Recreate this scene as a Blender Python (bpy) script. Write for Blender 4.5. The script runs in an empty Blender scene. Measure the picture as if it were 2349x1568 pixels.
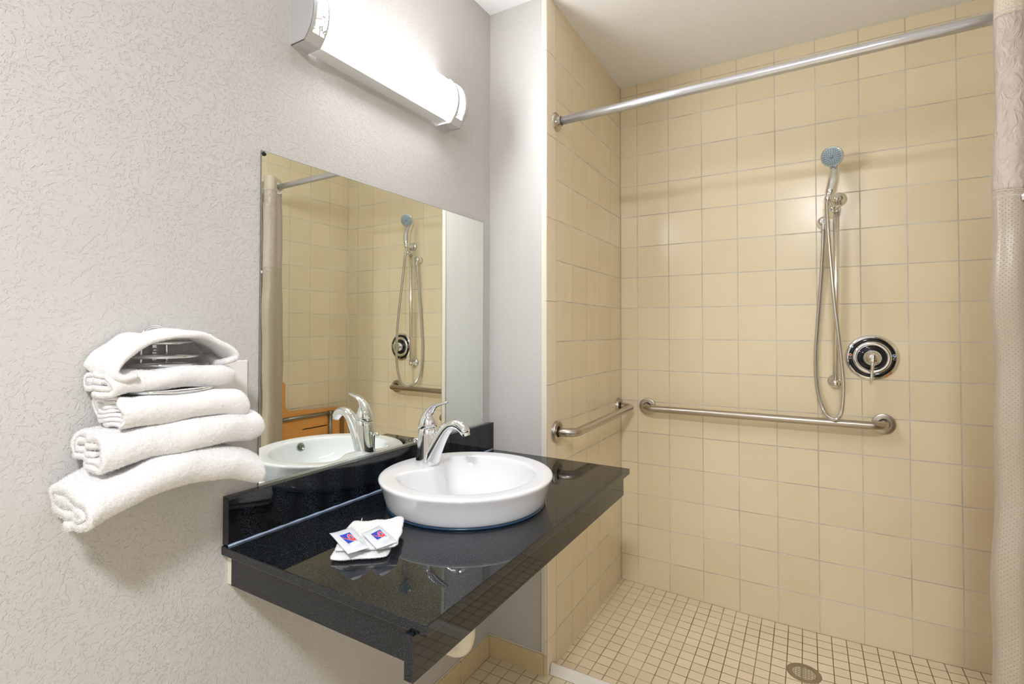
import bpy, bmesh, math
import numpy as np
from mathutils import Vector, Matrix

# ------------------------------------------------------------------ camera / light / exposure
SC = bpy.context.scene
COL = SC.collection
PI = math.pi
cam_d = bpy.data.cameras.new('camera')
cam = bpy.data.objects.new('camera', cam_d); COL.objects.link(cam)
cam_d.sensor_fit = 'HORIZONTAL'; cam_d.sensor_width = 36.0
cam_d.lens = 36.0 * 1157.81 / 2349.0
cam_d.shift_x = 0.0
cam_d.shift_y = -46.16 / 2349.0
cam_d.clip_start = 0.02
right = Vector((0.8637, 0.5041, 0.0012)); fwd = Vector((-0.5040, 0.8635, 0.0177)).normalized()
right = (right - fwd * right.dot(fwd)).normalized(); up = right.cross(fwd)
cam.matrix_world = Matrix(((right.x, up.x, -fwd.x, 0.8156), (right.y, up.y, -fwd.y, -2.4922), (right.z, up.z, -fwd.z, 1.2514), (0, 0, 0, 1)))
SC.camera = cam

wd = bpy.data.worlds.new('room_air'); SC.world = wd; wd.use_nodes = True
wd.node_tree.nodes['Background'].inputs[0].default_value = (0.9, 0.93, 1.0, 1)
wd.node_tree.nodes['Background'].inputs[1].default_value = 0.15

def lamp(name, kind, loc, energy, color, size=None, target=None, size_y=None):
    d = bpy.data.lights.new(name, kind); d.energy = energy; d.color = color
    o = bpy.data.objects.new(name, d); COL.objects.link(o); o.location = loc
    if kind == 'AREA':
        d.size = size
        if size_y: d.shape = 'RECTANGLE'; d.size_y = size_y
        else: d.shape = 'DISK'
    if target is not None:
        o.rotation_euler = (Vector(target) - Vector(loc)).to_track_quat('-Z', 'Y').to_euler()
    return o
# main ceiling lamp of the bathroom, behind the photographer
lamp('ceiling_lamp', 'AREA', (0.95, -3.15, 2.44), 33, (0.93, 0.95, 1.0), size=0.32)
TUBE_STRENGTH = 37
SC.view_settings.view_transform = 'Standard'
SC.view_settings.look = 'None'
SC.view_settings.gamma = 1.0
SC.view_settings.use_curve_mapping = False
SC.view_settings.exposure = 0.74

# ------------------------------------------------------------------ node helpers
def lin(c):
    return tuple(((v / 255.0) / 12.92 if v / 255.0 <= 0.04045 else ((v / 255.0 + 0.055) / 1.055) ** 2.4) for v in c)
class NT:
    def __init__(s, name):
        s.m = bpy.data.materials.new(name); s.m.use_nodes = True
        s.t = s.m.node_tree; s.b = s.t.nodes['Principled BSDF']; s.out = s.t.nodes['Material Output']
    def n(s, typ, **kw):
        nd = s.t.nodes.new(typ)
        for k, v in kw.items(): setattr(nd, k, v)
        return nd
    def link(s, a, b): s.t.links.new(a, b)
    def math(s, op, a, b=None, clamp=False):
        nd = s.n('ShaderNodeMath', operation=op); nd.use_clamp = clamp
        for i, v in enumerate((a, b)):
            if v is None: continue
            if hasattr(v, 'node'): s.link(v, nd.inputs[i])
            else: nd.inputs[i].default_value = v
        return nd.outputs[0]
    def mix(s, f, a, b):
        nd = s.n('ShaderNodeMix', data_type='RGBA')
        for sock, v in ((nd.inputs[0], f), (nd.inputs[6], a), (nd.inputs[7], b)):
            if hasattr(v, 'node'): s.link(v, sock)
            elif isinstance(v, tuple): sock.default_value = (*v[:3], 1)
            else: sock.default_value = v
        return nd.outputs[2]
    def ramp(s, f, stops):
        nd = s.n('ShaderNodeValToRGB'); cr = nd.color_ramp
        while len(cr.elements) < len(stops): cr.elements.new(0.5)
        for e, (p, c) in zip(cr.elements, stops):
            e.position = p; e.color = (c, c, c, 1) if not isinstance(c, tuple) else (*c, 1)
        s.link(f, nd.inputs[0]); return nd.outputs[0]
    def noise(s, scale, detail=3, rough=0.5, vec=None, dist=0.0):
        nd = s.n('ShaderNodeTexNoise'); nd.inputs['Scale'].default_value = scale
        nd.inputs['Detail'].default_value = detail; nd.inputs['Roughness'].default_value = rough
        nd.inputs['Distortion'].default_value = dist
        if vec is not None: s.link(vec, nd.inputs['Vector'])
        return nd.outputs['Fac']
    def pos(s):
        if not hasattr(s, '_p'):
            s._p = s.n('ShaderNodeNewGeometry').outputs['Position']
        return s._p
    def obj(s):
        return s.n('ShaderNodeTexCoord').outputs['Object']
    def xyz(s, v=None):
        nd = s.n('ShaderNodeSeparateXYZ'); s.link(v if v is not None else s.pos(), nd.inputs[0]); return nd.outputs
    def bump(s, h, strength=0.5, dist=0.002):
        nd = s.n('ShaderNodeBump'); nd.inputs['Strength'].default_value = strength; nd.inputs['Distance'].default_value = dist
        s.link(h, nd.inputs['Height']); s.link(nd.outputs[0], s.b.inputs['Normal']); return nd
    def set(s, **kw):
        for k, v in kw.items():
            sock = s.b.inputs[k.replace('_', ' ')]
            if hasattr(v, 'node'): s.link(v, sock)
            elif isinstance(v, tuple): sock.default_value = (*v[:3], 1)
            else: sock.default_value = v
        return s.m

def simple(name, rgb, rough=0.5, metal=0.0, **kw):
    m = NT(name); m.set(Base_Color=lin(rgb), Roughness=rough, Metallic=metal); m.set(**kw); return m.m

# ------------------------------------------------------------------ materials
def plaster(name, rgb, big=1.0, strength=0.6):
    m = NT(name)
    p = m.pos()
    warp = m.n('ShaderNodeTexNoise'); warp.inputs['Scale'].default_value = 14; m.link(p, warp.inputs['Vector'])
    vm = m.n('ShaderNodeVectorMath', operation='MULTIPLY_ADD'); m.link(warp.outputs['Color'], vm.inputs[0])
    vm.inputs[1].default_value = (0.05, 0.05, 0.05); m.link(p, vm.inputs[2])
    a = m.noise(125 * big, 4, 0.5, vm.outputs[0], 0.25)
    pl = m.ramp(a, [(0.40, 0.0), (0.45, 0.8), (0.60, 0.84), (0.64, 1.0)])
    b = m.noise(330 * big, 3, 0.6, vm.outputs[0])
    h = m.math('ADD', m.math('MULTIPLY', pl, 0.62), m.math('MULTIPLY', b, 0.55))
    mod = m.ramp(m.noise(2.2, 2, 0.5, p), [(0.35, 0.45), (0.65, 1.0)])
    h2 = m.math('MULTIPLY', h, mod)
    m.bump(h2, strength, 0.0030)
    c = m.mix(m.noise(5, 3), lin(tuple(x - 5 for x in rgb)), lin(tuple(min(255, x + 4) for x in rgb)))
    return m.set(Base_Color=c, Roughness=0.62, Specular_IOR_Level=0.35)
M_WALL = plaster('warm_grey_textured_paint', (201, 198, 194), 1.0, 0.68)
M_WALL2 = plaster('warm_grey_textured_paint_return', (203, 200, 196), 1.25, 0.55)
M_CEIL = plaster('white_textured_ceiling', (250, 249, 249), 1.9, 0.6)

def tile_mat(name, ua, va, u0, v0, pitch, grout, col, var, gcol, gcol2, rough=0.22, stain=0.0, floor=False, run=None):
    """square ceramic tiles in world space: ua, va are axes 0..2; u0, v0 a joint position"""
    m = NT(name); ax = m.xyz()
    uu = m.math('DIVIDE', m.math('SUBTRACT', ax[ua], u0), pitch)
    vv = m.math('DIVIDE', m.math('SUBTRACT', ax[va], v0), pitch)
    # slight wander of the joints
    wob = m.math('MULTIPLY', m.math('SUBTRACT', m.noise(9, 2), 0.5), 0.035 if floor else 0.012)
    uu = m.math('ADD', uu, wob); vv = m.math('ADD', vv, wob)
    fu = m.math('PINGPONG', uu, 0.5); fv = m.math('PINGPONG', vv, 0.5)
    # ping-pong 0.5: 0 at joints (integers), 0.5 at tile centres
    d = m.math('MINIMUM', fu, fv)
    g = m.math('SUBTRACT', 1.0, m.math('DIVIDE', m.math('SUBTRACT', d, grout * (0.72 if floor else 0.60)), grout * 0.4), clamp=True)   # 1 in grout
    comb = m.n('ShaderNodeCombineXYZ'); m.link(m.math('FLOOR', uu), comb.inputs[0]); m.link(m.math('FLOOR', vv), comb.inputs[1])
    wn = m.n('ShaderNodeTexWhiteNoise', noise_dimensions='3D'); m.link(comb.outputs[0], wn.inputs['Vector'])
    c1 = lin(tuple(x - var for x in col)); c2 = lin(tuple(min(255, x + var) for x in col))
    tc = m.mix(wn.outputs['Value'], c1, c2)
    tc = m.mix(m.math('MULTIPLY', m.ramp(m.noise(7, 4), [(0.45, 0.0), (0.75, 1.0)]), 0.35), tc, lin(tuple(int(x * f) for x, f in zip(col, (0.97, 0.95, 0.9)))))
    gn = m.ramp(m.noise(6 if floor else 9, 5, 0.65), [(0.40, 0.0), (0.60, 1.0)])
    gc = m.mix(gn, lin(gcol), lin(gcol2))
    if stain:
        # darker joints around the drain
        r = m.n('ShaderNodeVectorMath', operation='DISTANCE'); m.link(m.pos(), r.inputs[0]); r.inputs[1].default_value = (0.95, -0.2, 0.0)
        f = m.math('SUBTRACT', 1.0, m.math('DIVIDE', r.outputs['Value'], 0.9), clamp=True)
        gc = m.mix(m.math('MULTIPLY', f, stain), gc, lin((88, 74, 48)))
    c = m.mix(g, tc, gc)
    h = m.math('SUBTRACT', 1.0, g)
    h = m.math('ADD', h, m.math('MULTIPLY', m.noise(3.0, 2), 0.5))
    m.bump(h, 0.5, 0.0015)
    ro = m.math('ADD', m.math('MULTIPLY', g, 0.5), rough)
    return m.set(Base_Color=c, Roughness=ro, Specular_IOR_Level=0.5)
TP = 0.1535
TILE = (233, 219, 187)
GR, GR2 = (218, 213, 202), (192, 184, 166)
M_TBACK = tile_mat('beige_tile_back', 0, 2, 0.0871, 0.136, TP, 0.0165, TILE, 3, GR, GR2)
M_TSIDE = tile_mat('beige_tile_side', 1, 2, -0.1519, 0.136, TP, 0.0165, TILE, 3, GR, GR2)
M_TRIGHT = tile_mat('beige_tile_right', 1, 2, -0.0166, 0.136, TP, 0.0165, TILE, 3, GR, GR2)
M_FLOOR = tile_mat('beige_mosaic_floor', 0, 1, 0.0697, -0.157, 0.0515, 0.034, (238, 224, 194), 5, (205, 190, 165), (140, 120, 84), 0.3, stain=0.75, floor=True)
M_BULL = simple('beige_tile_trim', (237, 223, 198), 0.2)
M_GROUT = simple('grey_grout', (190, 180, 160), 0.8)
def base_tile():
    m = NT('beige_tile_base')
    c = m.mix(m.noise(6, 3), lin((212, 192, 148)), lin((224, 204, 160)))
    return m.set(Base_Color=c, Roughness=0.28)
M_BASE = base_tile()
M_CAULK = simple('off_white_caulk', (226, 220, 205), 0.5)

def granite():
    m = NT('black_speckled_granite')
    v = m.n('ShaderNodeTexVoronoi'); v.inputs['Scale'].default_value = 1300; m.link(m.pos(), v.inputs['Vector'])
    wn = m.n('ShaderNodeSeparateColor'); m.link(v.outputs['Color'], wn.inputs[0])
    sp = m.ramp(wn.outputs[0], [(0.80, 0.0), (0.97, 1.0)])
    dd = m.ramp(v.outputs['Distance'], [(0.2, 1.0), (0.55, 0.0)])
    f = m.math('MULTIPLY', sp, dd)
    base = m.mix(m.noise(350, 2), lin((5, 6, 8)), lin((20, 23, 27)))
    c = m.mix(f, base, lin((112, 130, 150)))
    return m.set(Base_Color=c, Roughness=0.03, IOR=1.56)
M_GRAN = granite()
def chrome(name='polished_chrome', rgb=(232, 234, 236), r=0.04): return simple(name, rgb, r, 1.0)
M_CHROME = chrome()
def brushed():
    m = NT('brushed_stainless_steel')
    return m.set(Base_Color=lin((188, 180, 168)), Metallic=1.0, Roughness=m.math('ADD', 0.24, m.math('MULTIPLY', m.noise(30, 3), 0.14)))
M_STEEL = brushed()
def rodmat():
    m = NT('galvanised_curtain_rod')
    c = m.mix(m.ramp(m.noise(22, 5, 0.7), [(0.35, 0.0), (0.7, 1.0)]), lin((222, 224, 228)), lin((184, 186, 190)))
    return m.set(Base_Color=c, Metallic=0.9, Roughness=0.3)
M_ROD = rodmat()
M_PORC = simple('white_porcelain', (228, 229, 232), 0.06, 0.0, Coat_Weight=0.4)
M_BLUESEAL = simple('dark_blue_rubber_seal', (38, 66, 92), 0.25)
def mirror():
    m = NT('silvered_mirror'); return m.set(Base_Color=(0.90, 0.935, 0.875), Metallic=1.0, Roughness=0.0)
M_MIRROR = mirror()
M_MEDGE = simple('green_glass_edge', (28, 48, 46), 0.1)
M_BEVEL = simple('mirror_bevel_edge', (176, 196, 184), 0.12, 0.6)
M_WHITEPL = simple('white_plastic', (238, 236, 230), 0.35)
M_DARK = simple('dark_gap', (22, 22, 24), 0.5)
M_DARKREFL = simple('painted_dark_reflection', (14, 18, 26), 0.06)  # dark reflection in the chrome hollows, painted as their colour
M_RED = simple('red_mark', (222, 30, 34), 0.4)
M_BLUE = simple('blue_mark', (20, 110, 215), 0.4)
M_LOGOBLUE = simple('logo_blue', (0, 62, 190), 0.35)
M_LOGORED = simple('logo_red', (236, 30, 46), 0.35)
M_LOGOWHITE = simple('logo_white', (250, 250, 252), 0.35)
M_HEADFACE = simple('pale_blue_grey_plastic', (160, 178, 188), 0.35)
M_NOZZLE = simple('dark_rubber_nozzle', (52, 60, 60), 0.5)
M_LENS = simple('lavender_centre', (132, 142, 170), 0.25)
M_CAPMETAL = simple('satin_nickel_lamp_cap', (205, 205, 207), 0.4, 0.2)
M_PAN = simple('white_enamel_pan', (232, 234, 236), 0.35)
def tubemat():
    m = NT('glowing_white_diffuser')
    # glow shaped by the normal: strongest on the front, dimmed to spare the wall
    nx = m.xyz(m.n('ShaderNodeNewGeometry').outputs['Normal'])[0]
    f = m.math('POWER', m.math('MAXIMUM', nx, 0.0), 1.2)
    st = m.math('MULTIPLY', m.math('ADD', m.math('MULTIPLY', f, 0.85), 0.15), TUBE_STRENGTH)
    return m.set(Base_Color=(0.9, 0.9, 0.9), Roughness=0.4, Emission_Color=(0.95, 0.96, 1.0), Emission_Strength=st)
M_TUBE = tubemat()
def terry():
    m = NT('white_terry_cotton')
    tr = m.n('ShaderNodeBsdfTranslucent'); tr.inputs[0].default_value = (0.93, 0.925, 0.915, 1)
    mixn = m.n('ShaderNodeMixShader'); mixn.inputs[0].default_value = 0.12
    m.link(m.b.outputs[0], mixn.inputs[1]); m.link(tr.outputs[0], mixn.inputs[2]); m.link(mixn.outputs[0], m.out.inputs[0])
    return m.set(Base_Color=lin((250, 249, 248)), Roughness=1.0, Specular_IOR_Level=0.0)
M_TERRY = terry()
def loops():
    m = NT('white_cotton_loops')
    tr = m.n('ShaderNodeBsdfTranslucent'); tr.inputs[0].default_value = (0.97, 0.965, 0.96, 1)
    mixn = m.n('ShaderNodeMixShader'); mixn.inputs[0].default_value = 0.5
    m.link(m.b.outputs[0], mixn.inputs[1]); m.link(tr.outputs[0], mixn.inputs[2]); m.link(mixn.outputs[0], m.out.inputs[0])
    return m.set(Base_Color=lin((252, 251, 250)), Roughness=1.0, Specular_IOR_Level=0.0)
M_LOOPS = loops()
def wood():
    m = NT('orange_oiled_wood')
    mp = m.n('ShaderNodeMapping'); mp.inputs['Scale'].default_value = (8, 3, 60); m.link(m.pos(), mp.inputs['Vector'])
    f = m.noise(1.5, 4, 0.6, mp.outputs[0], 0.8)
    c = m.mix(f, lin((236, 172, 96)), lin((220, 146, 70)))
    return m.set(Base_Color=c, Roughness=0.4)
M_WOOD = wood()
M_WOOD_G = simple('grey_seat_tube', (150, 144, 132), 0.35, 0.8)
def packet():
    m = NT('frosted_packet_film')
    tr = m.n('ShaderNodeBsdfTranslucent'); tr.inputs[0].default_value = (0.9, 0.92, 0.95, 1)
    mixn = m.n('ShaderNodeMixShader'); mixn.inputs[0].default_value = 0.3
    m.link(m.b.outputs[0], mixn.inputs[1]); m.link(tr.outputs[0], mixn.inputs[2]); m.link(mixn.outputs[0], m.out.inputs[0])
    return m.set(Base_Color=lin((242, 245, 249)), Roughness=0.16)
M_PACK = packet()
def curtain_mat(name, rgb, dots, trans=0.25):
    m = NT(name)
    uv = m.n('ShaderNodeUVMap').outputs[0]
    sx = m.xyz(uv)
    P = 0.0105
    def dotgrid(off):
        a = m.math('SUBTRACT', m.math('FRACT', m.math('ADD', m.math('DIVIDE', sx[0], P), off)), 0.5)
        b = m.math('SUBTRACT', m.math('FRACT', m.math('ADD', m.math('DIVIDE', sx[1], P), off)), 0.5)
        r = m.math('SQRT', m.math('ADD', m.math('MULTIPLY', a, a), m.math('MULTIPLY', b, b)))
        return m.math('SUBTRACT', 1.0, m.math('DIVIDE', r, 0.11), clamp=True)
    base = lin(rgb)
    if dots:
        d = m.math('MAXIMUM', dotgrid(0.0), dotgrid(0.5))
        c = m.mix(d, base, lin(tuple(min(255, int(x * 1.07)) for x in rgb)))
        m.bump(m.math('ADD', m.math('MULTIPLY', d, -1.0), m.math('MULTIPLY', m.noise(25, 3), 0.8)), 0.8, 0.0022)
        m.set(Base_Color=c, Roughness=0.33)
        m.set(Sheen_Weight=0.2)
    else:
        m.bump(m.noise(11, 3, 0.5, None, 1.5), 0.8, 0.014)
        m.set(Base_Color=base, Roughness=0.45)
    tr = m.n('ShaderNodeBsdfTranslucent'); tr.inputs[0].default_value = (*base, 1)
    mixn = m.n('ShaderNodeMixShader'); mixn.inputs[0].default_value = trans
    m.link(m.b.outputs[0], mixn.inputs[1]); m.link(tr.outputs[0], mixn.inputs[2]); m.link(mixn.outputs[0], m.out.inputs[0])
    return m.m
M_CURT = curtain_mat('beige_dotted_polyester', (180, 168, 149), True, 0.10)
M_CURTH = curtain_mat('cream_dotted_header', (222, 209, 190), True, 0.2)
M_SHEER = curtain_mat('cream_sheer_panel', (222, 209, 197), False, 0.35)
M_THREAD = simple('cream_stitching', (206, 194, 176), 0.7)
def cutcap():
    """lamp end-cap shell: metal with irregular cut-outs (real transparency) on its curved face"""
    m = NT('pierced_lamp_cap')
    uv = m.n('ShaderNodeUVMap').outputs[0]
    v = m.n('ShaderNodeTexVoronoi', feature='DISTANCE_TO_EDGE'); v.inputs['Scale'].default_value = 78
    v.inputs['Randomness'].default_value = 0.85; m.link(uv, v.inputs['Vector'])
    sx = m.xyz(uv)
    hole = m.math('GREATER_THAN', v.outputs['Distance'], 0.062)
    # keep a solid rim: x across the cap 0..width, y along the arc
    inx = m.math('MULTIPLY', m.math('GREATER_THAN', sx[0], 0.012), m.math('LESS_THAN', sx[0], 0.043))
    iny = m.math('MULTIPLY', m.math('GREATER_THAN', sx[1], 0.026), m.math('LESS_THAN', sx[1], 0.148))
    f = m.math('MULTIPLY', m.math('MULTIPLY', hole, inx), iny)
    t = m.n('ShaderNodeBsdfTransparent'); mixn = m.n('ShaderNodeMixShader')
    m.link(f, mixn.inputs[0]); m.link(m.b.outputs[0], mixn.inputs[1]); m.link(t.outputs[0], mixn.inputs[2]); m.link(mixn.outputs[0], m.out.inputs[0])
    return m.set(Base_Color=lin((205, 205, 207)), Roughness=0.4, Metallic=0.2)
M_CAPCUT = cutcap()

# ------------------------------------------------------------------ mesh helpers
def meshobj(name, verts, faces, mat=None, parent=None, smooth=False, loc=None, autosmooth=None):
    me = bpy.data.meshes.new(name)
    me.from_pydata([tuple(map(float, v)) for v in verts], [], [tuple(int(i) for i in f) for f in faces]); me.update()
    bm = bmesh.new(); bm.from_mesh(me); bmesh.ops.recalc_face_normals(bm, faces=bm.faces); bm.to_mesh(me); bm.free()
    o = bpy.data.objects.new(name, me); COL.objects.link(o)
    if mat: me.materials.append(mat)
    if smooth:
        for p in me.polygons: p.use_smooth = True
    if autosmooth:
        for p in me.polygons: p.use_smooth = True
        me.set_sharp_from_angle(angle=math.radians(autosmooth))
    if parent: o.parent = parent
    if loc: o.location = loc
    return o
class G:
    """collects pieces of one mesh"""
    def __init__(s): s.v = []; s.f = []
    def add(s, v, f):
        k = len(s.v); s.v += [tuple(p) for p in v]; s.f += [tuple(i + k for i in q) for q in f]; return s
    def box(s, a, b):
        x0, y0, z0 = a; x1, y1, z1 = b
        return s.add([(x0, y0, z0), (x1, y0, z0), (x1, y1, z0), (x0, y1, z0), (x0, y0, z1), (x1, y0, z1), (x1, y1, z1), (x0, y1, z1)],
                     [(0, 1, 2, 3), (4, 5, 6, 7), (0, 1, 5, 4), (1, 2, 6, 5), (2, 3, 7, 6), (3, 0, 4, 7)])
    def sweep(s, path, rad, seg=16, closed=False, caps=True, flat=None, upv=None):
        """tube along path; rad number or list; flat: list of (a,b) half axes"""
        P = [Vector(p) for p in path]; n = len(P)
        T = []
        for i in range(n):
            a = P[(i - 1) % n] if (closed or i > 0) else P[i]; b = P[(i + 1) % n] if (closed or i < n - 1) else P[i]
            T.append((b - a).normalized())
        N = Vector(upv) if upv else Vector((0, 0, 1))
        if abs(T[0].dot(N)) > 0.95: N = Vector((0, 1, 0)) if abs(T[0].y) < 0.9 else Vector((1, 0, 0))
        N = (N - T[0] * N.dot(T[0])).normalized(); k = len(s.v); vs = []
        for i in range(n):
            N = (N - T[i] * N.dot(T[i])).normalized(); B = T[i].cross(N)
            r = rad[i] if isinstance(rad, (list, tuple)) else rad
            ra, rb = (r, r) if flat is None else flat[i]
            for j in range(seg):
                t = 2 * PI * j / seg
                vs.append(P[i] + N * (ra * math.cos(t)) + B * (rb * math.sin(t)))
        fs = []
        for i in range(n if closed else n - 1):
            for j in range(seg):
                a = i * seg + j; b = i * seg + (j + 1) % seg; i2 = (i + 1) % n
                fs.append((a, b, i2 * seg + (j + 1) % seg, i2 * seg + j))
        if caps and not closed:
            fs.append(tuple(range(seg))); fs.append(tuple((n - 1) * seg + j for j in range(seg)))
        return s.add(vs, fs)
    def lathe(s, prof, c=(0, 0, 0), axis='z', seg=48, caps=False, a0=0.0):
        """prof: list of (r, h)"""
        vs = []; fs = []
        for r, h in prof:
            for j in range(seg):
                t = a0 + 2 * PI * j / seg; x, y = r * math.cos(t), r * math.sin(t)
                p = {'z': (x, y, h), 'y': (x, h, y), 'x': (h, x, y)}[axis]
                vs.append((p[0] + c[0], p[1] + c[1], p[2] + c[2]))
        n = len(prof)
        for i in range(n - 1):
            for j in range(seg):
                fs.append((i * seg + j, i * seg + (j + 1) % seg, (i + 1) * seg + (j + 1) % seg, (i + 1) * seg + j))
        if caps: fs.append(tuple(range(seg))); fs.append(tuple((n - 1) * seg + j for j in range(seg)))
        return s.add(vs, fs)
    def obj(s, name, mat, parent=None, smooth=False, auto=None, bevel=None):
        o = meshobj(name, s.v, s.f, mat, parent, smooth, autosmooth=auto)
        if bevel:
            b = o.modifiers.new('bevel', 'BEVEL'); b.width = bevel; b.segments = 2; b.limit_method = 'ANGLE'
        return o
def smoothpath(pts, k=8, closed=False):
    P = [Vector(p) for p in pts]; n = len(P); out = []
    rng = range(n if closed else n - 1)
    for i in rng:
        if closed: a, b, c, d = P[(i - 1) % n], P[i], P[(i + 1) % n], P[(i + 2) % n]
        else: a, b, c, d = P[max(i - 1, 0)], P[i], P[i + 1], P[min(i + 2, n - 1)]
        for j in range(k):
            t = j / k
            out.append(0.5 * ((2 * b) + (c - a) * t + (2 * a - 5 * b + 4 * c - d) * t * t + (3 * b - 3 * c + d - a) * t ** 3))
    if not closed: out.append(P[-1])
    return out
def thing(name, label, cat, loc=(0, 0, 0), group=None):
    o = bpy.data.objects.new(name, None); COL.objects.link(o); o.location = loc; o.empty_display_size = 0.05
    o['label'] = label; o['category'] = cat
    if group: o['group'] = group
    return o
def tag(o, label, cat, group=None):
    o['label'] = label; o['category'] = cat
    if group: o['group'] = group
    return o
def settle(root):
    """children were modelled in world space: keep them there while the root sits at its own base"""
    bpy.context.view_layer.update()
    inv = Matrix.Translation(root.location).inverted()
    for ch in root.children: ch.matrix_parent_inverse = inv
    return root
def structure(o): o['kind'] = 'structure'; return o

# the vanity wall stands about half a degree out of square with the shower
ALPHA = -0.010; PIVOT = Vector((-0.251, -0.838, 0.0))
TURN = Matrix.Translation(PIVOT) @ Matrix.Rotation(ALPHA, 4, 'Z') @ Matrix.Translation(-PIVOT)
def on_wall(o, dy=0.0, dz=0.0):
    M = TURN @ Matrix.Translation(o.location)
    o.location = M.translation + Vector((0, dy, dz)); o.rotation_euler = (0, 0, ALPHA); return o
# ------------------------------------------------------------------ room shell
WX = -0.251      # vanity wall plane
RY = -0.838      # return wall plane (faces the camera)
CZ = 2.492       # ceiling
X2 = 1.556       # right shower wall
XR = 2.25; YB = -4.1
def quad(name, pts, mat): return structure(meshobj(name, pts, [(0, 1, 2, 3)], mat))
def slab(name, a, b, mat): return structure(G().box(a, b).obj(name, mat))
on_wall(slab('wall_left', (WX - 0.12, YB - 0.12, -0.05), (WX, RY + 0.02, CZ + 0.1), M_WALL))
slab('wall_alcove', (WX - 0.12, RY, -0.05), (-0.0135, RY + 0.10, CZ + 0.1), M_WALL2)
slab('wall_shower_side', (-0.30, RY + 0.10, -0.05), (-0.0135, 0.12, CZ + 0.1), M_WALL2)
slab('wall_back', (-0.0135, 0.0, -0.06), (X2 + 0.10, 0.12, CZ + 0.1), M_TBACK)
slab('wall_right', (X2, -0.86, -0.06), (X2 + 0.10, 0.0, CZ + 0.1), M_TRIGHT)
slab('wall_partition', (X2 + 0.10, -0.86, -0.06), (XR, -0.76, CZ + 0.1), M_WALL)
slab('wall_far_right', (XR, YB - 0.12, -0.06), (XR + 0.12, -0.76, CZ + 0.1), M_WALL)
slab('wall_front', (WX - 0.05, YB - 0.12, -0.06), (XR, YB, CZ + 0.1), M_WALL)
slab('ceiling', (WX - 0.06, YB, CZ), (XR, RY + 0.09, CZ + 0.1), M_CEIL)
structure(G().box((-0.0135, RY + 0.09, CZ), (X2, 0.0, CZ + 0.1)).obj('ceiling', M_CEIL))
# tiled skin of the shower's left side: field tiles + bullnose column with a rounded white-glazed edge
slab('wall_side_tile', (-0.0135, -0.765, -0.05), (0.0, 0.0, CZ), M_TSIDE)
def bullnose():
    zs = [0.0, 0.1306] + [0.1306 + 0.3075 * k for k in range(1, 8)] + [CZ]
    for a, b in zip(zs[:-1], zs[1:]):
        if b - a < 0.01: continue
        g = G(); z0, z1 = a + 0.0012, b - 0.0012
        prof = [(-0.0135, -0.7665), (0.0, -0.7665)]
        y0 = -0.8425; r = 0.008
        prof += [(0.0, y0 + r)] + [(-r + r * math.cos(t), y0 + r - r * math.sin(t)) for t in [PI / 2 * i / 6 for i in range(1, 7)]]
        prof += [(-0.0135, y0)]
        n = len(prof)
        vs = [(x, y, z0) for x, y in prof] + [(x, y, z1) for x, y in prof]
        fs = [(i, (i + 1) % n, n + (i + 1) % n, n + i) for i in range(n)] + [tuple(range(n)), tuple(range(n, 2 * n))]
        o = g.add(vs, fs).obj('trim_1', M_BULL, auto=40); structure(o)
bullnose()
structure(G().box((-0.0134, -0.8405, 0.0), (-0.001, -0.7655, CZ)).obj('trim_2', M_GROUT))
# white corner bead between the painted return wall and the tile
slab('trim_3', (-0.0215, -0.8432, 0.085), (-0.0075, -0.8375, CZ), M_CAULK)
# caulk lines
slab('trim_4', (0.0, -0.0035, 0.005), (0.0035, 0.0, CZ), M_GROUT)
# floor with the shower pan falling to its drain
def floor():
    xs = np.concatenate([np.linspace(WX - 0.05, -0.0001, 6), np.linspace(0.0, X2, 34), np.linspace(X2 + 0.02, XR + 0.05, 8)])
    ys = np.concatenate([np.linspace(YB - 0.05, -0.82, 30), np.linspace(-0.80, 0.02, 26)])
    v = []
    for y in ys:
        for x in xs:
            if y > -0.81 and x > -0.001 and x < X2 + 0.01:
                d = math.hypot(x - 0.797, (y + 0.302)); z = -0.022 + 0.030 * min(1.0, d / 0.85)
                e = min(1.0, (y + 0.81) / 0.05 + 0.0); z = z * e + 0.008 * (1 - e)
            else: z = 0.009
            v.append((x, y, z))
    nx = len(xs); f = [(j * nx + i, j * nx + i + 1, (j + 1) * nx + i + 1, (j + 1) * nx + i) for j in range(len(ys) - 1) for i in range(nx - 1)]
    return structure(meshobj('floor', v, f, M_FLOOR, smooth=True))
floor()
# tile baseboards
def baseboard(name, segs):
    for a, b in segs:
        o = structure(G().box(a, b).obj(name, M_BASE, bevel=0.003))
        if name == 'baseboard_left': on_wall(o)
baseboard('baseboard_left', [((WX, y0 + 0.0008, 0.0), (WX + 0.0095, y1 - 0.0008, 0.087)) for y0, y1 in [(-1.0277 - 0.1535 * (k + 1), -1.0277 - 0.1535 * k) for k in range(0, 19)] + [(-1.0277, -0.848)]])
baseboard('baseboard_alcove', [((WX + 0.001, RY - 0.0095, 0.0), (-0.0136, RY, 0.084))])
baseboard('baseboard_alcove', [((-0.0130, RY - 0.0095, 0.0), (0.0, RY - 0.0055, 0.084))])
on_wall(slab('trim_5', (WX, -2.0, 0.087), (WX + 0.004, RY, 0.0905), M_CAULK))
slab('trim_6', (WX, RY - 0.004, 0.084), (-0.0136, RY, 0.0885), M_CAULK)

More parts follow.
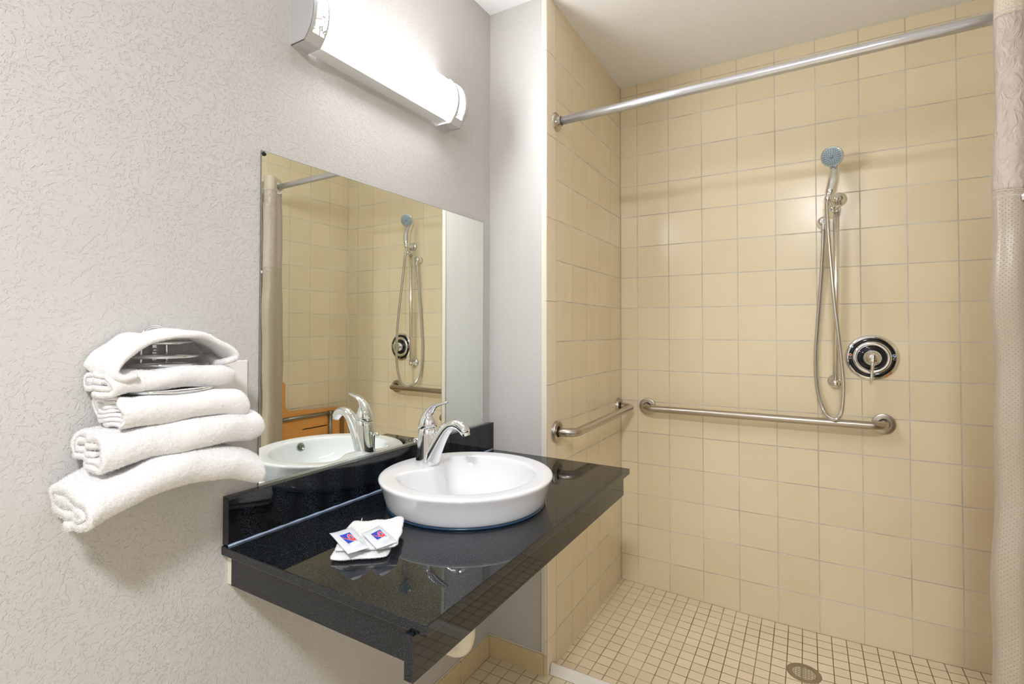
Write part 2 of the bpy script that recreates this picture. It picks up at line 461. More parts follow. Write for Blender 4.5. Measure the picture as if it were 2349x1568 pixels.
# ------------------------------------------------------------------ vanity counter
SY0, SY1 = -1.8785, -0.8445
SX1 = 0.3060
ZC = 0.796
SKC = (0.0215, -1.3725)          # sink centre
def counter():
    t = thing('vanity_countertop', 'black speckled granite vanity counter fixed to the textured wall, carrying the round white sink', 'countertop', (0.03, -1.36, 0.705))
    hr = 0.165; n = 96
    corners = [(-0.2565, -1.8735), (SX1, SY0), (SX1, SY1), (WX - 0.004, SY1)]
    angs = sorted(set([2 * PI * i / n for i in range(n)] + [math.atan2(y - SKC[1], x - SKC[0]) % (2 * PI) for x, y in corners]))
    inner = []; outer = []
    for a in angs:
        c, s_ = math.cos(a), math.sin(a); k = 1e9
        for (xa, ya), (xb, yb) in zip(corners, corners[1:] + corners[:1]):
            ex, ey = xb - xa, yb - ya; den = c * ey - s_ * ex
            if abs(den) < 1e-12: continue
            tt = ((xa - SKC[0]) * ey - (ya - SKC[1]) * ex) / den; uu = ((xa - SKC[0]) * s_ - (ya - SKC[1]) * c) / den
            if tt > 0 and -1e-9 <= uu <= 1 + 1e-9: k = min(k, tt)
        outer.append((SKC[0] + c * k, SKC[1] + s_ * k)); inner.append((SKC[0] + hr * c, SKC[1] + hr * s_))
    m = len(angs); zt, zb = ZC, ZC - 0.018
    vs = [(x, y, zt) for x, y in inner] + [(x, y, zt) for x, y in outer] + [(x, y, zb) for x, y in inner] + [(x, y, zb) for x, y in outer]
    fs = []
    for i in range(m):
        j = (i + 1) % m
        fs += [(i, j, m + j, m + i), (2 * m + i, 2 * m + j, 3 * m + j, 3 * m + i), (m + i, m + j, 3 * m + j, 3 * m + i), (i, j, 2 * m + j, 2 * m + i)]
    o = G().add(vs, fs).obj('slab', M_GRAN, t)
    b = o.modifiers.new('bevel', 'BEVEL'); b.width = 0.0012; b.segments = 2; b.limit_method = 'ANGLE'; b.angle_limit = math.radians(60)
    G().box((0.2665, -1.8865, 0.7045), (0.2850, SY1, zb - 0.0002)).obj('front_apron', M_GRAN, t, bevel=0.0008)
    G().box((-0.2455, -1.8580, 0.7095), (0.2660, -1.8400, zb - 0.0002)).obj('side_apron', M_GRAN, t, bevel=0.0008)
    def turned(g): g.v = [tuple(TURN @ Vector(p)) for p in g.v]; return g
    turned(G().box((WX + 0.0005, -1.8685, ZC), (WX + 0.0200, RY - 0.0005, 0.8985))).obj('backsplash', M_GRAN, t, bevel=0.0012)
    # clear silicone bead along the foot of the backsplash
    yy = [(-1.868 + (1.02) * i / 60) for i in range(61)]
    turned(G().sweep([(WX + 0.0215, y, ZC + 0.0012) for y in yy], [0.0030 + 0.0006 * math.sin(i * 2.1) for i in range(61)], 8)).obj('silicone_bead', simple('clear_silicone', (150, 165, 190), 0.12), t, smooth=True)
    return settle(t)
counter()
# off-white caulk where the counter end meets the wall
structure(G().box((-0.262, -1.8570, 0.7095), (-0.2457, -1.8420, 0.7775)).obj('trim_7', M_CAULK, bevel=0.002))

# ------------------------------------------------------------------ mirror
def wall_mirror():
    t = thing('wall_mirror', 'frameless rectangular mirror above the black backsplash, reflecting the shower', 'mirror', (WX, -1.344, 0.905))
    # in the wall's own frame, hung a touch closer to the wall at the near end
    y0, y1, z0, z1 = -1.7905, -0.8905, 0.9015, 1.6640; xn, xf = -0.2484, -0.2452; xb = WX + 0.0003
    def fx(y): return xn + (xf - xn) * (y - y0) / (y1 - y0)
    def bar(ya, yb, za, zb, d0, d1):
        g = []; 
        for y in (ya, yb):
            for z in (za, zb): g += [(fx(y) + d0, y, z), (fx(y) + d1, y, z)]
        return g, [(0, 1, 3, 2), (4, 5, 7, 6), (0, 1, 5, 4), (2, 3, 7, 6), (0, 2, 6, 4), (1, 3, 7, 5)]
    v, f = bar(y0, y1, z0, z1, 0, -0.0006)
    v = [(p[0] if i % 2 else xb, p[1], p[2]) for i, p in enumerate(v)]
    G().add(v, f).obj('glass_back', M_MEDGE, t)
    ya, yb, za, zb = y0 + 0.0016, y1 - 0.0012, z0 + 0.0020, z1 - 0.0012
    G().add([(fx(ya), ya, za), (fx(yb), yb, za), (fx(yb), yb, zb), (fx(ya), ya, zb)], [(0, 1, 2, 3)]).obj('mirror_face', M_MIRROR, t)
    e = G()
    for q in ((y0, y0 + 0.0016, z0, z1), (y1 - 0.0014, y1, z0, z1), (y0, y1, z1 - 0.0012, z1)): e.add(*bar(*q, -0.0005, -0.0001))
    e.obj('ground_edge', M_BEVEL, t)
    j = G().add(*bar(y0, y1, 0.8988, z0 - 0.0002, -0.0020, 0.0035)).add(*bar(y0, y1, z0 - 0.0002, z0 + 0.0025, 0.0010, 0.0030))
    j.obj('bottom_channel', simple('aluminium_channel', (222, 230, 226), 0.2, 0.8), t)
    G().lathe([(0.0001, 0.004), (0.004, 0.004), (0.0052, 0.002), (0.0052, 0.0)], (fx(y0), y0 + 0.006, z1 - 0.007), 'x', 16).obj('corner_clip', simple('dark_clip', (40, 44, 44), 0.3, 0.6), t, smooth=True)
    return on_wall(settle(t))
wall_mirror()

# ------------------------------------------------------------------ vessel sink
ZR = 0.871
def sink():
    t = thing('vessel_sink', 'round white porcelain vessel sink standing on the black granite counter', 'sink', (SKC[0], SKC[1], ZC))
    cx, cy = SKC; seg = 144; R = 0.2315
    def ri(th):
        d = (th - PI + PI) % (2 * PI) - PI
        d = ((th - PI) + PI) % (2 * PI) - PI
        return 0.1840 - 0.082 * math.exp(-(abs(d) / 0.50) ** 4)
    rows = []
    outer = [(0.2050, 0.0045), (0.2100, 0.0060), (0.2130, 0.0120), (0.2215, 0.0480), (0.2290, 0.0640), (0.2312, 0.0690), (0.2315, 0.0720), (0.2300, 0.0745), (0.2265, 0.0760), (0.2200, 0.0763)]
    for r, h in outer: rows.append([(r, ZC + h)] * seg)
    inn = [[], [], [], [], [], [], [], [], [], [], [], []]
    spec = [(1.045, 0.0752), (1.01, 0.0744), (0.985, 0.0715), (0.965, 0.065), (0.93, 0.048), (0.86, 0.026), (0.74, 0.002), (0.58, -0.016), (0.42, -0.026), (0.28, -0.031), (0.16, -0.034), (0.105, -0.036)]
    for k, (f, h) in enumerate(spec):
        row = []
        w = max(0.0, min(1.0, (f - 0.35) / 0.5)) ** 0.7
        for j in range(seg):
            th = 2 * PI * j / seg
            r = (ri(th) * w + 0.184 * (1 - w)) * f
            row.append((r, ZC + h))
        rows.append(row)
    vs = []; fs = []
    for row in rows:
        for j, (r, z) in enumerate(row):
            th = 2 * PI * j / seg; vs.append((cx + r * math.cos(th), cy + r * math.sin(th), z))
    for i in range(len(rows) - 1):
        for j in range(seg): fs.append((i * seg + j, i * seg + (j + 1) % seg, (i + 1) * seg + (j + 1) % seg, (i + 1) * seg + j))
    fs.append(tuple((len(rows) - 1) * seg + j for j in range(seg)))
    o = meshobj('basin', vs, fs, M_PORC, t, smooth=True)
    sub = o.modifiers.new('sub', 'SUBSURF'); sub.levels = 1; sub.render_levels = 1
    G().lathe([(0.2000, 0.0), (0.2110, 0.0), (0.2116, 0.0022), (0.2105, 0.0048), (0.2040, 0.0054)], (cx, cy, ZC + 0.0002), 'z', 96).obj('base_seal', M_BLUESEAL, t, smooth=True)
    G().lathe([(0.0220, 0.0), (0.0225, 0.003), (0.017, 0.004), (0.0165, 0.002), (0.0160, 0.0055), (0.008, 0.0075), (0.0002, 0.008)], (cx, cy, ZC - 0.0360), 'z', 40).obj('drain', M_CHROME, t, smooth=True)
    # overflow ring on the inner front wall (seen in the mirror)
    ang = PI - math.radians(20)
    g = G().lathe([(0.0145, 0.0), (0.0145, 0.0022), (0.0115, 0.0030), (0.0110, 0.0015), (0.0002, 0.0015)], (0, 0, 0), 'x', 32)
    o = g.obj('overflow_ring', simple('dull_chrome_ring', (150, 158, 146), 0.3, 0.8), t, smooth=True)
    h = G()
    for a in range(-2, 3):
        for b in range(-2, 3):
            if a * a + b * b <= 5: h.lathe([(0.0012, 0.0), (0.0012, 0.0006), (0.0001, 0.0006)], (0.0013, a * 0.0038, b * 0.0038), 'x', 8)
    o2 = h.obj('overflow_holes', M_DARK, o)
    settle(t)
    n = Vector((-0.93, 0.0, 0.36)).normalized()
    o.matrix_parent_inverse = Matrix.Identity(4)
    o.location = Vector((cx + 0.1715, cy + 0.012, ZC + 0.0540)) - t.location
    o.rotation_euler = n.to_track_quat('X', 'Z').to_euler()
    return t
sink()

# ------------------------------------------------------------------ faucet
def faucet():
    FY = -1.360; zb = 0.8715
    t = thing('sink_faucet', 'polished chrome single-lever faucet on the back rim of the white sink', 'faucet', (-0.128, FY, zb))
    # body: column, wider at foot
    def ring(cx, z, rx, ry, n=28, pw=2.0, tilt=0.0):
        out = []
        for j in range(n):
            a = 2 * PI * j / n; c, s_ = math.cos(a), math.sin(a)
            out.append((cx + rx * abs(c) ** (2 / pw) * (1 if c > 0 else -1), FY + ry * abs(s_) ** (2 / pw) * (1 if s_ > 0 else -1), z + tilt * c * rx))
        return out
    def loft(name, rings, mat, cap=True):
        n = len(rings[0]); vs = [p for r in rings for p in r]; fs = []
        for i in range(len(rings) - 1):
            for j in range(n): fs.append((i * n + j, i * n + (j + 1) % n, (i + 1) * n + (j + 1) % n, (i + 1) * n + j))
        if cap: fs.append(tuple(range(n))); fs.append(tuple((len(rings) - 1) * n + j for j in range(n)))
        return meshobj(name, vs, fs, mat, t, autosmooth=50)
    loft('body', [ring(-0.1270, zb, 0.0365, 0.0270), ring(-0.1270, zb + 0.002, 0.0370, 0.0275), ring(-0.1270, 0.885, 0.0345, 0.0265), ring(-0.1265, 0.905, 0.0315, 0.0258),
                  ring(-0.1258, 0.930, 0.0295, 0.0252), ring(-0.1255, 0.955, 0.0285, 0.0250), ring(-0.1250, 0.9725, 0.0283, 0.0250, tilt=0.12), ring(-0.1250, 0.9738, 0.0270, 0.0240, tilt=0.12)], M_CHROME)
    # lever: dome flowing into a long curved blade
    L = [ring(-0.1250, 0.9745, 0.0272, 0.0242, tilt=0.12), ring(-0.1250, 0.9757, 0.0284, 0.0252, tilt=0.12), ring(-0.1245, 0.985, 0.0278, 0.0248, tilt=0.05), ring(-0.1232, 0.997, 0.0250, 0.0225),
         ring(-0.1215, 1.008, 0.0200, 0.0190, tilt=-0.1)]
    n = 28
    path = [(-0.1190, 1.0170, 0.0140, 0.0158, -0.5), (-0.1130, 1.0260, 0.0108, 0.0135, -0.9), (-0.1040, 1.0350, 0.0078, 0.0125, -1.1), (-0.0920, 1.0415, 0.0058, 0.0120, -1.28), (-0.0790, 1.0450, 0.0046, 0.0118, -1.36),
            (-0.0660, 1.0485, 0.0038, 0.0105, -1.30), (-0.0560, 1.0520, 0.0030, 0.0082, -1.25), (-0.0515, 1.0540, 0.0012, 0.0030, -1.25)]
    for px, pz, a, b, rot in path:
        r = []
        for j in range(n):
            th = 2 * PI * j / n; u = a * math.cos(th); w = b * math.sin(th)
            r.append((px + u * math.cos(rot), FY + w, pz - u * math.sin(rot) * -1))
        L.append(r)
    loft('lever', L, M_CHROME)
    # spout: broad blade rising from the foot, arching over the bowl
    S = []
    sp = [(-0.1120, 0.8735, 0.0225, 0.0235, 0.05), (-0.1085, 0.890, 0.0235, 0.0225, 0.30), (-0.1000, 0.912, 0.0235, 0.0205, 0.45), (-0.0880, 0.935, 0.0225, 0.0185, 0.55), (-0.0745, 0.957, 0.0205, 0.0172, 0.62), (-0.0600, 0.976, 0.0182, 0.0162, 0.78),
          (-0.0440, 0.9885, 0.0160, 0.0155, 1.10), (-0.0275, 0.9925, 0.0148, 0.0152, 1.50), (-0.0115, 0.9895, 0.0145, 0.0152, 1.90), (0.0010, 0.9815, 0.0142, 0.0152, 2.25), (0.0070, 0.9745, 0.0138, 0.0150, 2.45), (0.0085, 0.9720, 0.0128, 0.0140, 2.50)]
    for px, pz, a, b, ang in sp:
        # ang: direction of travel measured from +z towards +x; section normal to it
        ux, uz = math.cos(ang), -math.sin(ang)
        r = []
        for j in range(n):
            th = 2 * PI * j / n; u = a * math.cos(th); w = b * math.sin(th)
            r.append((px + u * ux, FY + w, pz + u * uz))
        S.append(r)
    o = loft('spout', S, M_CHROME)
    ad = Vector((math.sin(2.5) * 0.5, 0, math.cos(2.5))).normalized()
    p0 = Vector((0.0080, FY, 0.9725))
    G().sweep([p0 + ad * 0.0, p0 + ad * 0.009, p0 + ad * 0.0092], [0.0112, 0.0108, 0.0090], 24).obj('aerator', M_CHROME, t, auto=40)
    # lift rod with hooked knob behind the body
    G().sweep(smoothpath([(-0.160, FY + 0.004, 0.880), (-0.1620, FY + 0.004, 0.915), (-0.1630, FY + 0.004, 0.930)], 6), 0.0025, 10).sweep(smoothpath([(-0.157, FY + 0.004, 0.9270), (-0.166, FY + 0.004, 0.9345), (-0.1740, FY + 0.004, 0.9345), (-0.179, FY + 0.004, 0.928)], 6), [0.0035] * 12 + [0.005] * 4 + [0.0045] * 3, 12).obj('lift_rod', M_CHROME, t, smooth=True)
    # temperature mark: half red, half blue
    for nm, mt, a0 in (('red_mark', M_RED, PI / 2), ('blue_mark', M_BLUE, -PI / 2)):
        g = G(); pts = [(0, 0)] + [(0.0030 * math.cos(a0 + PI * i / 10), 0.0030 * math.sin(a0 + PI * i / 10)) for i in range(11)]
        c = Vector((-0.0985, FY - 0.0085, 0.9885)); nrm = Vector((0.93, -0.36, 0.12)).normalized()
        e1 = Vector((0, 0, 1)).cross(nrm).normalized(); e2 = nrm.cross(e1)
        vs = [c + e1 * x + e2 * y for x, y in pts] + [c - nrm * 0.003 + e1 * x + e2 * y for x, y in pts]
        k = len(pts)
        g.add(vs, [tuple(range(k)), tuple(range(k, 2 * k))] + [(i, (i + 1) % k, k + (i + 1) % k, k + i) for i in range(k)])
        g.obj(nm, mt, t)
    return settle(t)
faucet()

# ------------------------------------------------------------------ drain trap under the counter
def trap():
    t = thing('drain_trap', 'off-white plastic drain trap under the black counter', 'pipe', (-0.02, -1.37, 0.37))
    pts = [(-0.075, -1.37, 0.60), (-0.075, -1.37, 0.46), (-0.072, -1.37, 0.432), (-0.052, -1.37, 0.404), (-0.022, -1.37, 0.394), (0.004, -1.37, 0.404), (0.0150, -1.37, 0.428), (0.017, -1.37, 0.455), (0.017, -1.37, 0.62), (0.0215, -1.3715, 0.70)]
    P = smoothpath(pts, 6)
    G().sweep(P, 0.0265, 24).obj('trap_bend', simple('off_white_pvc', (228, 220, 200), 0.3), t, smooth=True)
    G().sweep([(-0.075, -1.37, 0.575), (-0.075, -1.37, 0.605), (-0.249, -1.37, 0.605)][1:], 0.0255, 20).obj('wall_pipe', simple('off_white_pvc_arm', (226, 218, 198), 0.3), t, smooth=True)
    return settle(t)
trap()

# ------------------------------------------------------------------ vanity lamp
def vanity_light():
    y0, y1 = -1.7224, -1.1075; zb, zt = 1.939, 2.086
    t = thing('vanity_light', 'long glowing wall lamp with silver pierced end caps above the mirror', 'wall lamp', (WX, (y0 + y1) / 2, zb))
    def dprof(x_flat, bulge, za, zc, n=20):
        zm = (za + zc) / 2; hh = (zc - za) / 2; R = (hh * hh + bulge * bulge) / (2 * bulge); cxx = x_flat + bulge - R
        a = math.asin(hh / R)
        return [(cxx + R * math.cos(-a + 2 * a * i / n), zm + R * math.sin(-a + 2 * a * i / n)) for i in range(n + 1)]
    def dbody(name, ya, yb, x_flat, bulge, za, zc, mat, endcaps=True, wall=True, parent=None):
        pr = dprof(x_flat, bulge, za, zc); prof = [(WX + 0.0005, za)] + pr + [(WX + 0.0005, zc)]
        n = len(prof); vs = [(x, ya, z) for x, z in prof] + [(x, yb, z) for x, z in prof]
        fs = [(i, (i + 1) % n, n + (i + 1) % n, n + i) for i in range(n)]
        if endcaps: fs += [tuple(range(n)), tuple(range(n, 2 * n))]
        return meshobj(name, vs, fs, mat, parent or t, autosmooth=30)
    # diffuser (real emitter) runs inside the caps, behind their cut-outs
    dbody('diffuser', y0 + 0.008, y1 - 0.008, -0.2045, 0.0305, zb + 0.007, zt - 0.003, M_TUBE)
    # back pan showing as a pale strip below the diffuser
    G().box((WX + 0.0005, y0 + 0.045, zb + 0.0045), (-0.2075, y1 - 0.05, zb + 0.0066)).obj('back_pan', M_PAN, t)
    for nm, ya, yb in (('end_cap', y0, y0 + 0.048), ('end_cap', y1 - 0.055, y1)):
        outer_end = ya if ya == y0 else yb
        # solid end plate, top and bottom
        pr = dprof(-0.2010, 0.0335, zb, zt)
        prof = [(WX + 0.0005, zb)] + pr + [(WX + 0.0005, zt)]
        n = len(prof); th = 0.002 * (1 if outer_end == ya else -1)
        vs = [(x, outer_end, z) for x, z in prof] + [(x, outer_end + th, z) for x, z in prof]
        g = G().add(vs, [(i, (i + 1) % n, n + (i + 1) % n, n + i) for i in range(n)] + [tuple(range(n)), tuple(range(n, 2 * n))])
        g.box((WX + 0.0005, ya, zb), (-0.2010, yb, zb + 0.0018)).box((WX + 0.0005, ya, zt - 0.0018), (-0.2010, yb, zt))
        cap = g.obj(nm, M_CAPMETAL, t)
        vs = []; fs = []; uvs = []
        m = len(pr); arc = 0.0; arcs = [0.0]
        for i in range(1, m): arc += math.hypot(pr[i][0] - pr[i - 1][0], pr[i][1] - pr[i - 1][1]); arcs.append(arc)
        for (x, z) in pr: vs += [(x, ya, z), (x, yb, z)]
        for i in range(m - 1): fs.append((2 * i, 2 * i + 1, 2 * i + 3, 2 * i + 2))
        shell = meshobj('pierced_face', vs, fs, M_CAPCUT, cap, smooth=True)
        uvl = shell.data.uv_layers.new(name='UVMap')
        for p in shell.data.polygons:
            for li in p.loop_indices:
                vi = shell.data.loops[li].vertex_index; yv = abs(shell.data.vertices[vi].co.y - outer_end)
                uvl.data[li].uv = (yv, arcs[vi // 2])
    return on_wall(settle(t), 0.0055, 0.0035)
vanity_light()

# ------------------------------------------------------------------ switch plate
tag(on_wall(G().box((WX + 0.0005, -1.905, 1.069), (WX + 0.0055, -1.8245, 1.187)).obj('outlet_plate', M_WHITEPL, bevel=0.002), 0.0055, -0.001), 'white blank outlet plate on the wall behind the towels, left of the mirror', 'outlet cover')

# ------------------------------------------------------------------ towels
RNG = np.random.RandomState(7)
def vnoise(p, scale, seed=0):
    """value noise on Nx3 array"""
    q = p * scale + seed * 17.3; i = np.floor(q).astype(np.int64); f = q - i; f = f * f * (3 - 2 * f)
    def h(ix, iy, iz):
        n = (ix * 374761393 + iy * 668265263 + iz * 2147483647 + seed * 1013) & 0xffffffff
        n = ((n ^ (n >> 13)) * 1274126177) & 0xffffffff
        return ((n ^ (n >> 16)) & 0xffff) / 65535.0
    r = 0
    for dx in (0, 1):
        for dy in (0, 1):
            for dz in (0, 1):
                w = (f[:, 0] if dx else 1 - f[:, 0]) * (f[:, 1] if dy else 1 - f[:, 1]) * (f[:, 2] if dz else 1 - f[:, 2])
                r = r + w * h(i[:, 0] + dx, i[:, 1] + dy, i[:, 2] + dz)
    return r - 0.5
def npmesh(name, V, F, mat, parent=None, smooth=True, nbase=None):
    me = bpy.data.meshes.new(name); V = np.asarray(V, np.float32); F = np.asarray(F, np.int32)
    me.vertices.add(len(V)); me.vertices.foreach_set('co', V.ravel())
    me.loops.add(F.size); me.loops.foreach_set('vertex_index', F.ravel())
    me.polygons.add(len(F)); me.polygons.foreach_set('loop_start', np.arange(0, F.size, 4, dtype=np.int32))
    me.update(calc_edges=True)
    if smooth: me.polygons.foreach_set('use_smooth', np.ones(len(F), bool))
    me.materials.append(mat)
    if nbase is not None:
        me.materials.append(M_LOOPS); mi = np.zeros(len(F), np.int32); mi[nbase:] = 1; me.polygons.foreach_set('material_index', mi)
    o = bpy.data.objects.new(name, me); COL.objects.link(o)
    if parent: o.parent = parent
    return o
def fuzz(V, F, n, length=0.0022, width=0.00075):
    n = int(n * 3.0); length *= 0.55; width = 0.00042
    """short terry loops standing on random faces"""
    V = np.asarray(V, float); F = np.asarray(F)
    A = V[F[:, 1]] - V[F[:, 0]]; B = V[F[:, 3]] - V[F[:, 0]]
    nr = np.cross(A, B); ar = np.linalg.norm(nr, axis=1); ok = ar > 1e-12
    pr = np.where(ok, ar, 0); pr = pr / pr.sum()
    idx = RNG.choice(len(F), n, p=pr); u = RNG.rand(n, 1); v = RNG.rand(n, 1)
    P = V[F[idx, 0]] + A[idx] * u + B[idx] * v; N = nr[idx] / ar[idx][:, None]
    d = N + RNG.normal(0, 0.55, (n, 3)); d /= np.linalg.norm(d, axis=1)[:, None]
    s = np.cross(d, RNG.normal(0, 1, (n, 3))); s /= np.linalg.norm(s, axis=1)[:, None]
    L = length * (0.5 + RNG.rand(n, 1)); W = width * (0.7 + 0.6 * RNG.rand(n, 1))
    bend = np.cross(s, d) * L * 0.5
    p0, p1, p2 = P - N * 0.0003, P + d * L * 0.6, P + d * L + bend
    q = np.stack([p0 - s * W / 2, p0 + s * W / 2, p1 + s * W / 2, p1 - s * W / 2, p2 + s * W / 2.6, p2 - s * W / 2.6], 1).reshape(-1, 3)
    k = np.arange(n)[:, None] * 6
    f = np.concatenate([k + np.array([[0, 1, 2, 3]]), k + np.array([[3, 2, 4, 5]])])
    return q, f
def outward(V, F):
    """orient quads of a closed mesh outward via bmesh"""
    me = bpy.data.meshes.new('tmp'); me.from_pydata([tuple(p) for p in V], [], [tuple(int(a) for a in f) for f in F])
    bm = bmesh.new(); bm.from_mesh(me); bmesh.ops.recalc_face_normals(bm, faces=bm.faces)
    out = np.array([[v.index for v in f.verts] for f in bm.faces], int); bm.free(); bpy.data.meshes.remove(me)
    return out
def spiral(D, H, t, turns, hem=0.35):
    """centre line (s,h) of a rolled-flat towel; s from wall (0) to front (D)"""
    pts = []; a = t * 0.52; step = 0.003
    s0, s1, h0, h1 = a, D - a, a, H - a
    # begin outside: bottom back -> front -> top -> back -> inner turns
    first = True
    for k in range(turns):
        r = max(0.0012, min((h1 - h0) / 2 * 0.96, 0.03))
        def arc(cs, ch, a0, a1, m=9):
            return [(cs + r * math.cos(a0 + (a1 - a0) * i / m), ch + r * math.sin(a0 + (a1 - a0) * i / m)) for i in range(m + 1)]
        seg = []
        st = s0 + (D * hem if first else r)
        m = max(2, int((s1 - r - st) / 0.006)); seg += [(st + (s1 - r - st) * i / m, h0) for i in range(m)]
        seg += arc(s1 - r, h0 + r, -PI / 2, 0, 8); seg += arc(s1 - r, h1 - r, 0, PI / 2, 8)
        m = max(2, int((s1 - s0 - 2 * r) / 0.006)); seg += [(s1 - r - (s1 - s0 - 2 * r) * i / m, h1) for i in range(1, m)]
        h0n = h0 + t * 1.12
        rr = max(0.001, (h1 - h0n) / 2 * 0.96); rr = min(rr, r)
        seg += [(s0 + rr - rr * math.sin(PI / 2 * i / 6), h1 - rr + rr * math.cos(PI / 2 * i / 6)) for i in range(7)]
        seg += [(s0 + rr - rr * math.cos(PI / 2 * i / 6), h0n + rr - rr * math.sin(PI / 2 * i / 6)) for i in range(7)]
        pts += seg; first = False
        s0 += t * 1.12; s1 -= t * 1.12; h0 = h0n; h1 -= t * 1.12
        if h1 - h0 < t * 1.1: break
    m = max(2, int((s1 - s0) * 0.75 / 0.006)); hm = h0
    pts += [(s0 + 0.004 + (s1 - s0) * 0.75 * i / m, hm) for i in range(1, m + 1)]
    # resample
    P = np.array(pts); d = np.r_[0, np.cumsum(np.linalg.norm(np.diff(P, axis=0), axis=1))]
    keep = np.r_[True, np.diff(d) > 1e-6]; P, d = P[keep], d[keep]
    q = np.arange(0, d[-1], 0.0022)
    return np.stack([np.interp(q, d, P[:, 0]), np.interp(q, d, P[:, 1])], 1)
def rolled(name, label, D, H, y0, y1, xw, zfun, t=0.011, turns=3, seed=1, nf=26000, endround=0.03, shrink=0.45, band=None, skew=0.0, fuzzlen=0.0024, group='white towels on the wall rack', cat='towel', thick=1.0, obj_loc=None):
    c = spiral(D, H, t, turns)
    T = np.gradient(c, axis=0); T /= np.linalg.norm(T, axis=1)[:, None] + 1e-9; Nn = np.stack([T[:, 1], -T[:, 0]], 1)
    hw = np.full(len(c), t / 2); hw[:3] *= (0.5, 0.8, 0.95); hw[-3:] *= (0.95, 0.8, 0.5)
    A = c + Nn * hw[:, None]; B = (c - Nn * hw[:, None])[::-1]
    sec = np.concatenate([A, B]); n = len(sec)
    ny = int((y1 - y0) / 0.0024); ys = np.linspace(0, 1, ny)
    Vs = []
    for u in ys:
        y = y0 + (y1 - y0) * u; dr = y1 - y; k = 1.0
        if dr < endround: k = shrink + (1 - shrink) * math.sqrt(max(0.0, 1 - (1 - dr / endround) ** 2))
        s_ = sec[:, 0]; h = (sec[:, 1] - H / 2) * k + H / 2
        s2 = (s_ - D / 2) * (0.75 + 0.25 * k) + D / 2
        Vs.append(np.stack([xw + s2, np.full(n, y) + skew * (s2 / D) + 0.0, h + 0 * s2], 1))
    V = np.concatenate(Vs)
    zz = zfun((V[:, 1] - y0) / (y1 - y0), V[:, 0]); V[:, 2] += zz
    # wavy ends: layers slightly shifted
    e = np.repeat(np.clip(1 - ys * (y1 - y0) / 0.05, 0, 1), n)
    V[:, 1] += e * 0.009 * vnoise(V, 38, seed) * 2
    V[:, 2] += 0.010 * vnoise(V, 22, seed + 3) + e * 0.006 * vnoise(V, 45, seed + 9)
    V[:, 0] += 0.010 * vnoise(V, 17, seed + 5)
    for sc, am in ((300, 0.0011), (620, 0.0010)):
        if band is not None:
            u = (V[:, 1] - y0) / (y1 - y0); mask = np.where((u > band[0]) & (u < band[1]), 0.15, 1.0)
        else: mask = 1.0
        V[:, 0] += am * mask * vnoise(V, sc, seed + 11); V[:, 2] += am * mask * vnoise(V, sc, seed + 12)
    i = np.arange(ny - 1)[:, None]; j = np.arange(n)[None]; j2 = (j + 1) % n
    F = np.stack([i * n + j, i * n + j2, (i + 1) * n + j2, (i + 1) * n + j], -1).reshape(-1, 4)
    m = len(c)
    jj = np.arange(m - 1); cap = np.stack([jj, jj + 1, 2 * m - 2 - jj, 2 * m - 1 - jj], 1)
    F = np.concatenate([F, cap, cap[:, ::-1] + (ny - 1) * n]); F = outward(V, F)
    FF = F
    if band is not None:
        uc = (V[F[:, 0], 1] - y0) / (y1 - y0); FF = F[(uc < band[0]) | (uc > band[1])]
    q, f = fuzz(V, FF, nf, fuzzlen)
    V2 = np.concatenate([V, q]); F2 = np.concatenate([F, f + len(V)])
    base = V[:, 2].min(); ctr = np.array([V[:, 0].min(), (y0 + y1) / 2, base])
    o = npmesh(name, V2 - ctr, F2, M_TERRY, nbase=len(F)); o.location = tuple(ctr)
    return tag(on_wall(o, 0.0060, -0.0020), label, cat, group)
W0 = WX + 0.004
YC = -2.013
GT = 'white towels stacked on the chrome wall rack'
def sag(mid, left, right, pl=1.8, pr=2.0):
    return lambda u, x: mid - left * np.clip((0.45 - u) / 0.45, 0, 1) ** pl - right * np.clip((u - 0.6) / 0.4, 0, 1) ** pr
rolled('bath_towel', 'thick folded white bath towel at the bottom of the wall rack stack, its ends drooping', 0.140, 0.061, -2.158, -1.872, W0,
       sag(0.977, 0.036, 0.034), 0.0135, 3, 1, 60000, 0.035, 0.85, None, fuzzlen=0.0030, group=GT)
rolled('bath_towel', 'white bath towel with a smooth woven band, second from bottom in the rack stack', 0.133, 0.058, -2.134, -1.864, W0,
       sag(1.037, 0.010, 0.004), 0.010, 3, 2, 50000, 0.030, 0.55, (0.40, 0.50), fuzzlen=0.0026, group=GT)
rolled('hand_towel', 'folded white hand towel in the middle of the rack stack, under the chrome loop', 0.128, 0.054, -2.108, -1.893, W0,
       sag(1.093, 0.004, 0.014), 0.0070, 4, 3, 34000, 0.028, 0.5, None, fuzzlen=0.0017, group=GT)
rolled('hand_towel', 'rolled white hand towel held between chrome loops, below the arched washcloth', 0.112, 0.038, -2.122, -1.915, W0,
       sag(1.149, 0.006, 0.002), 0.0080, 2, 4, 30000, 0.03, 0.6, None, fuzzlen=0.0016, group=GT)
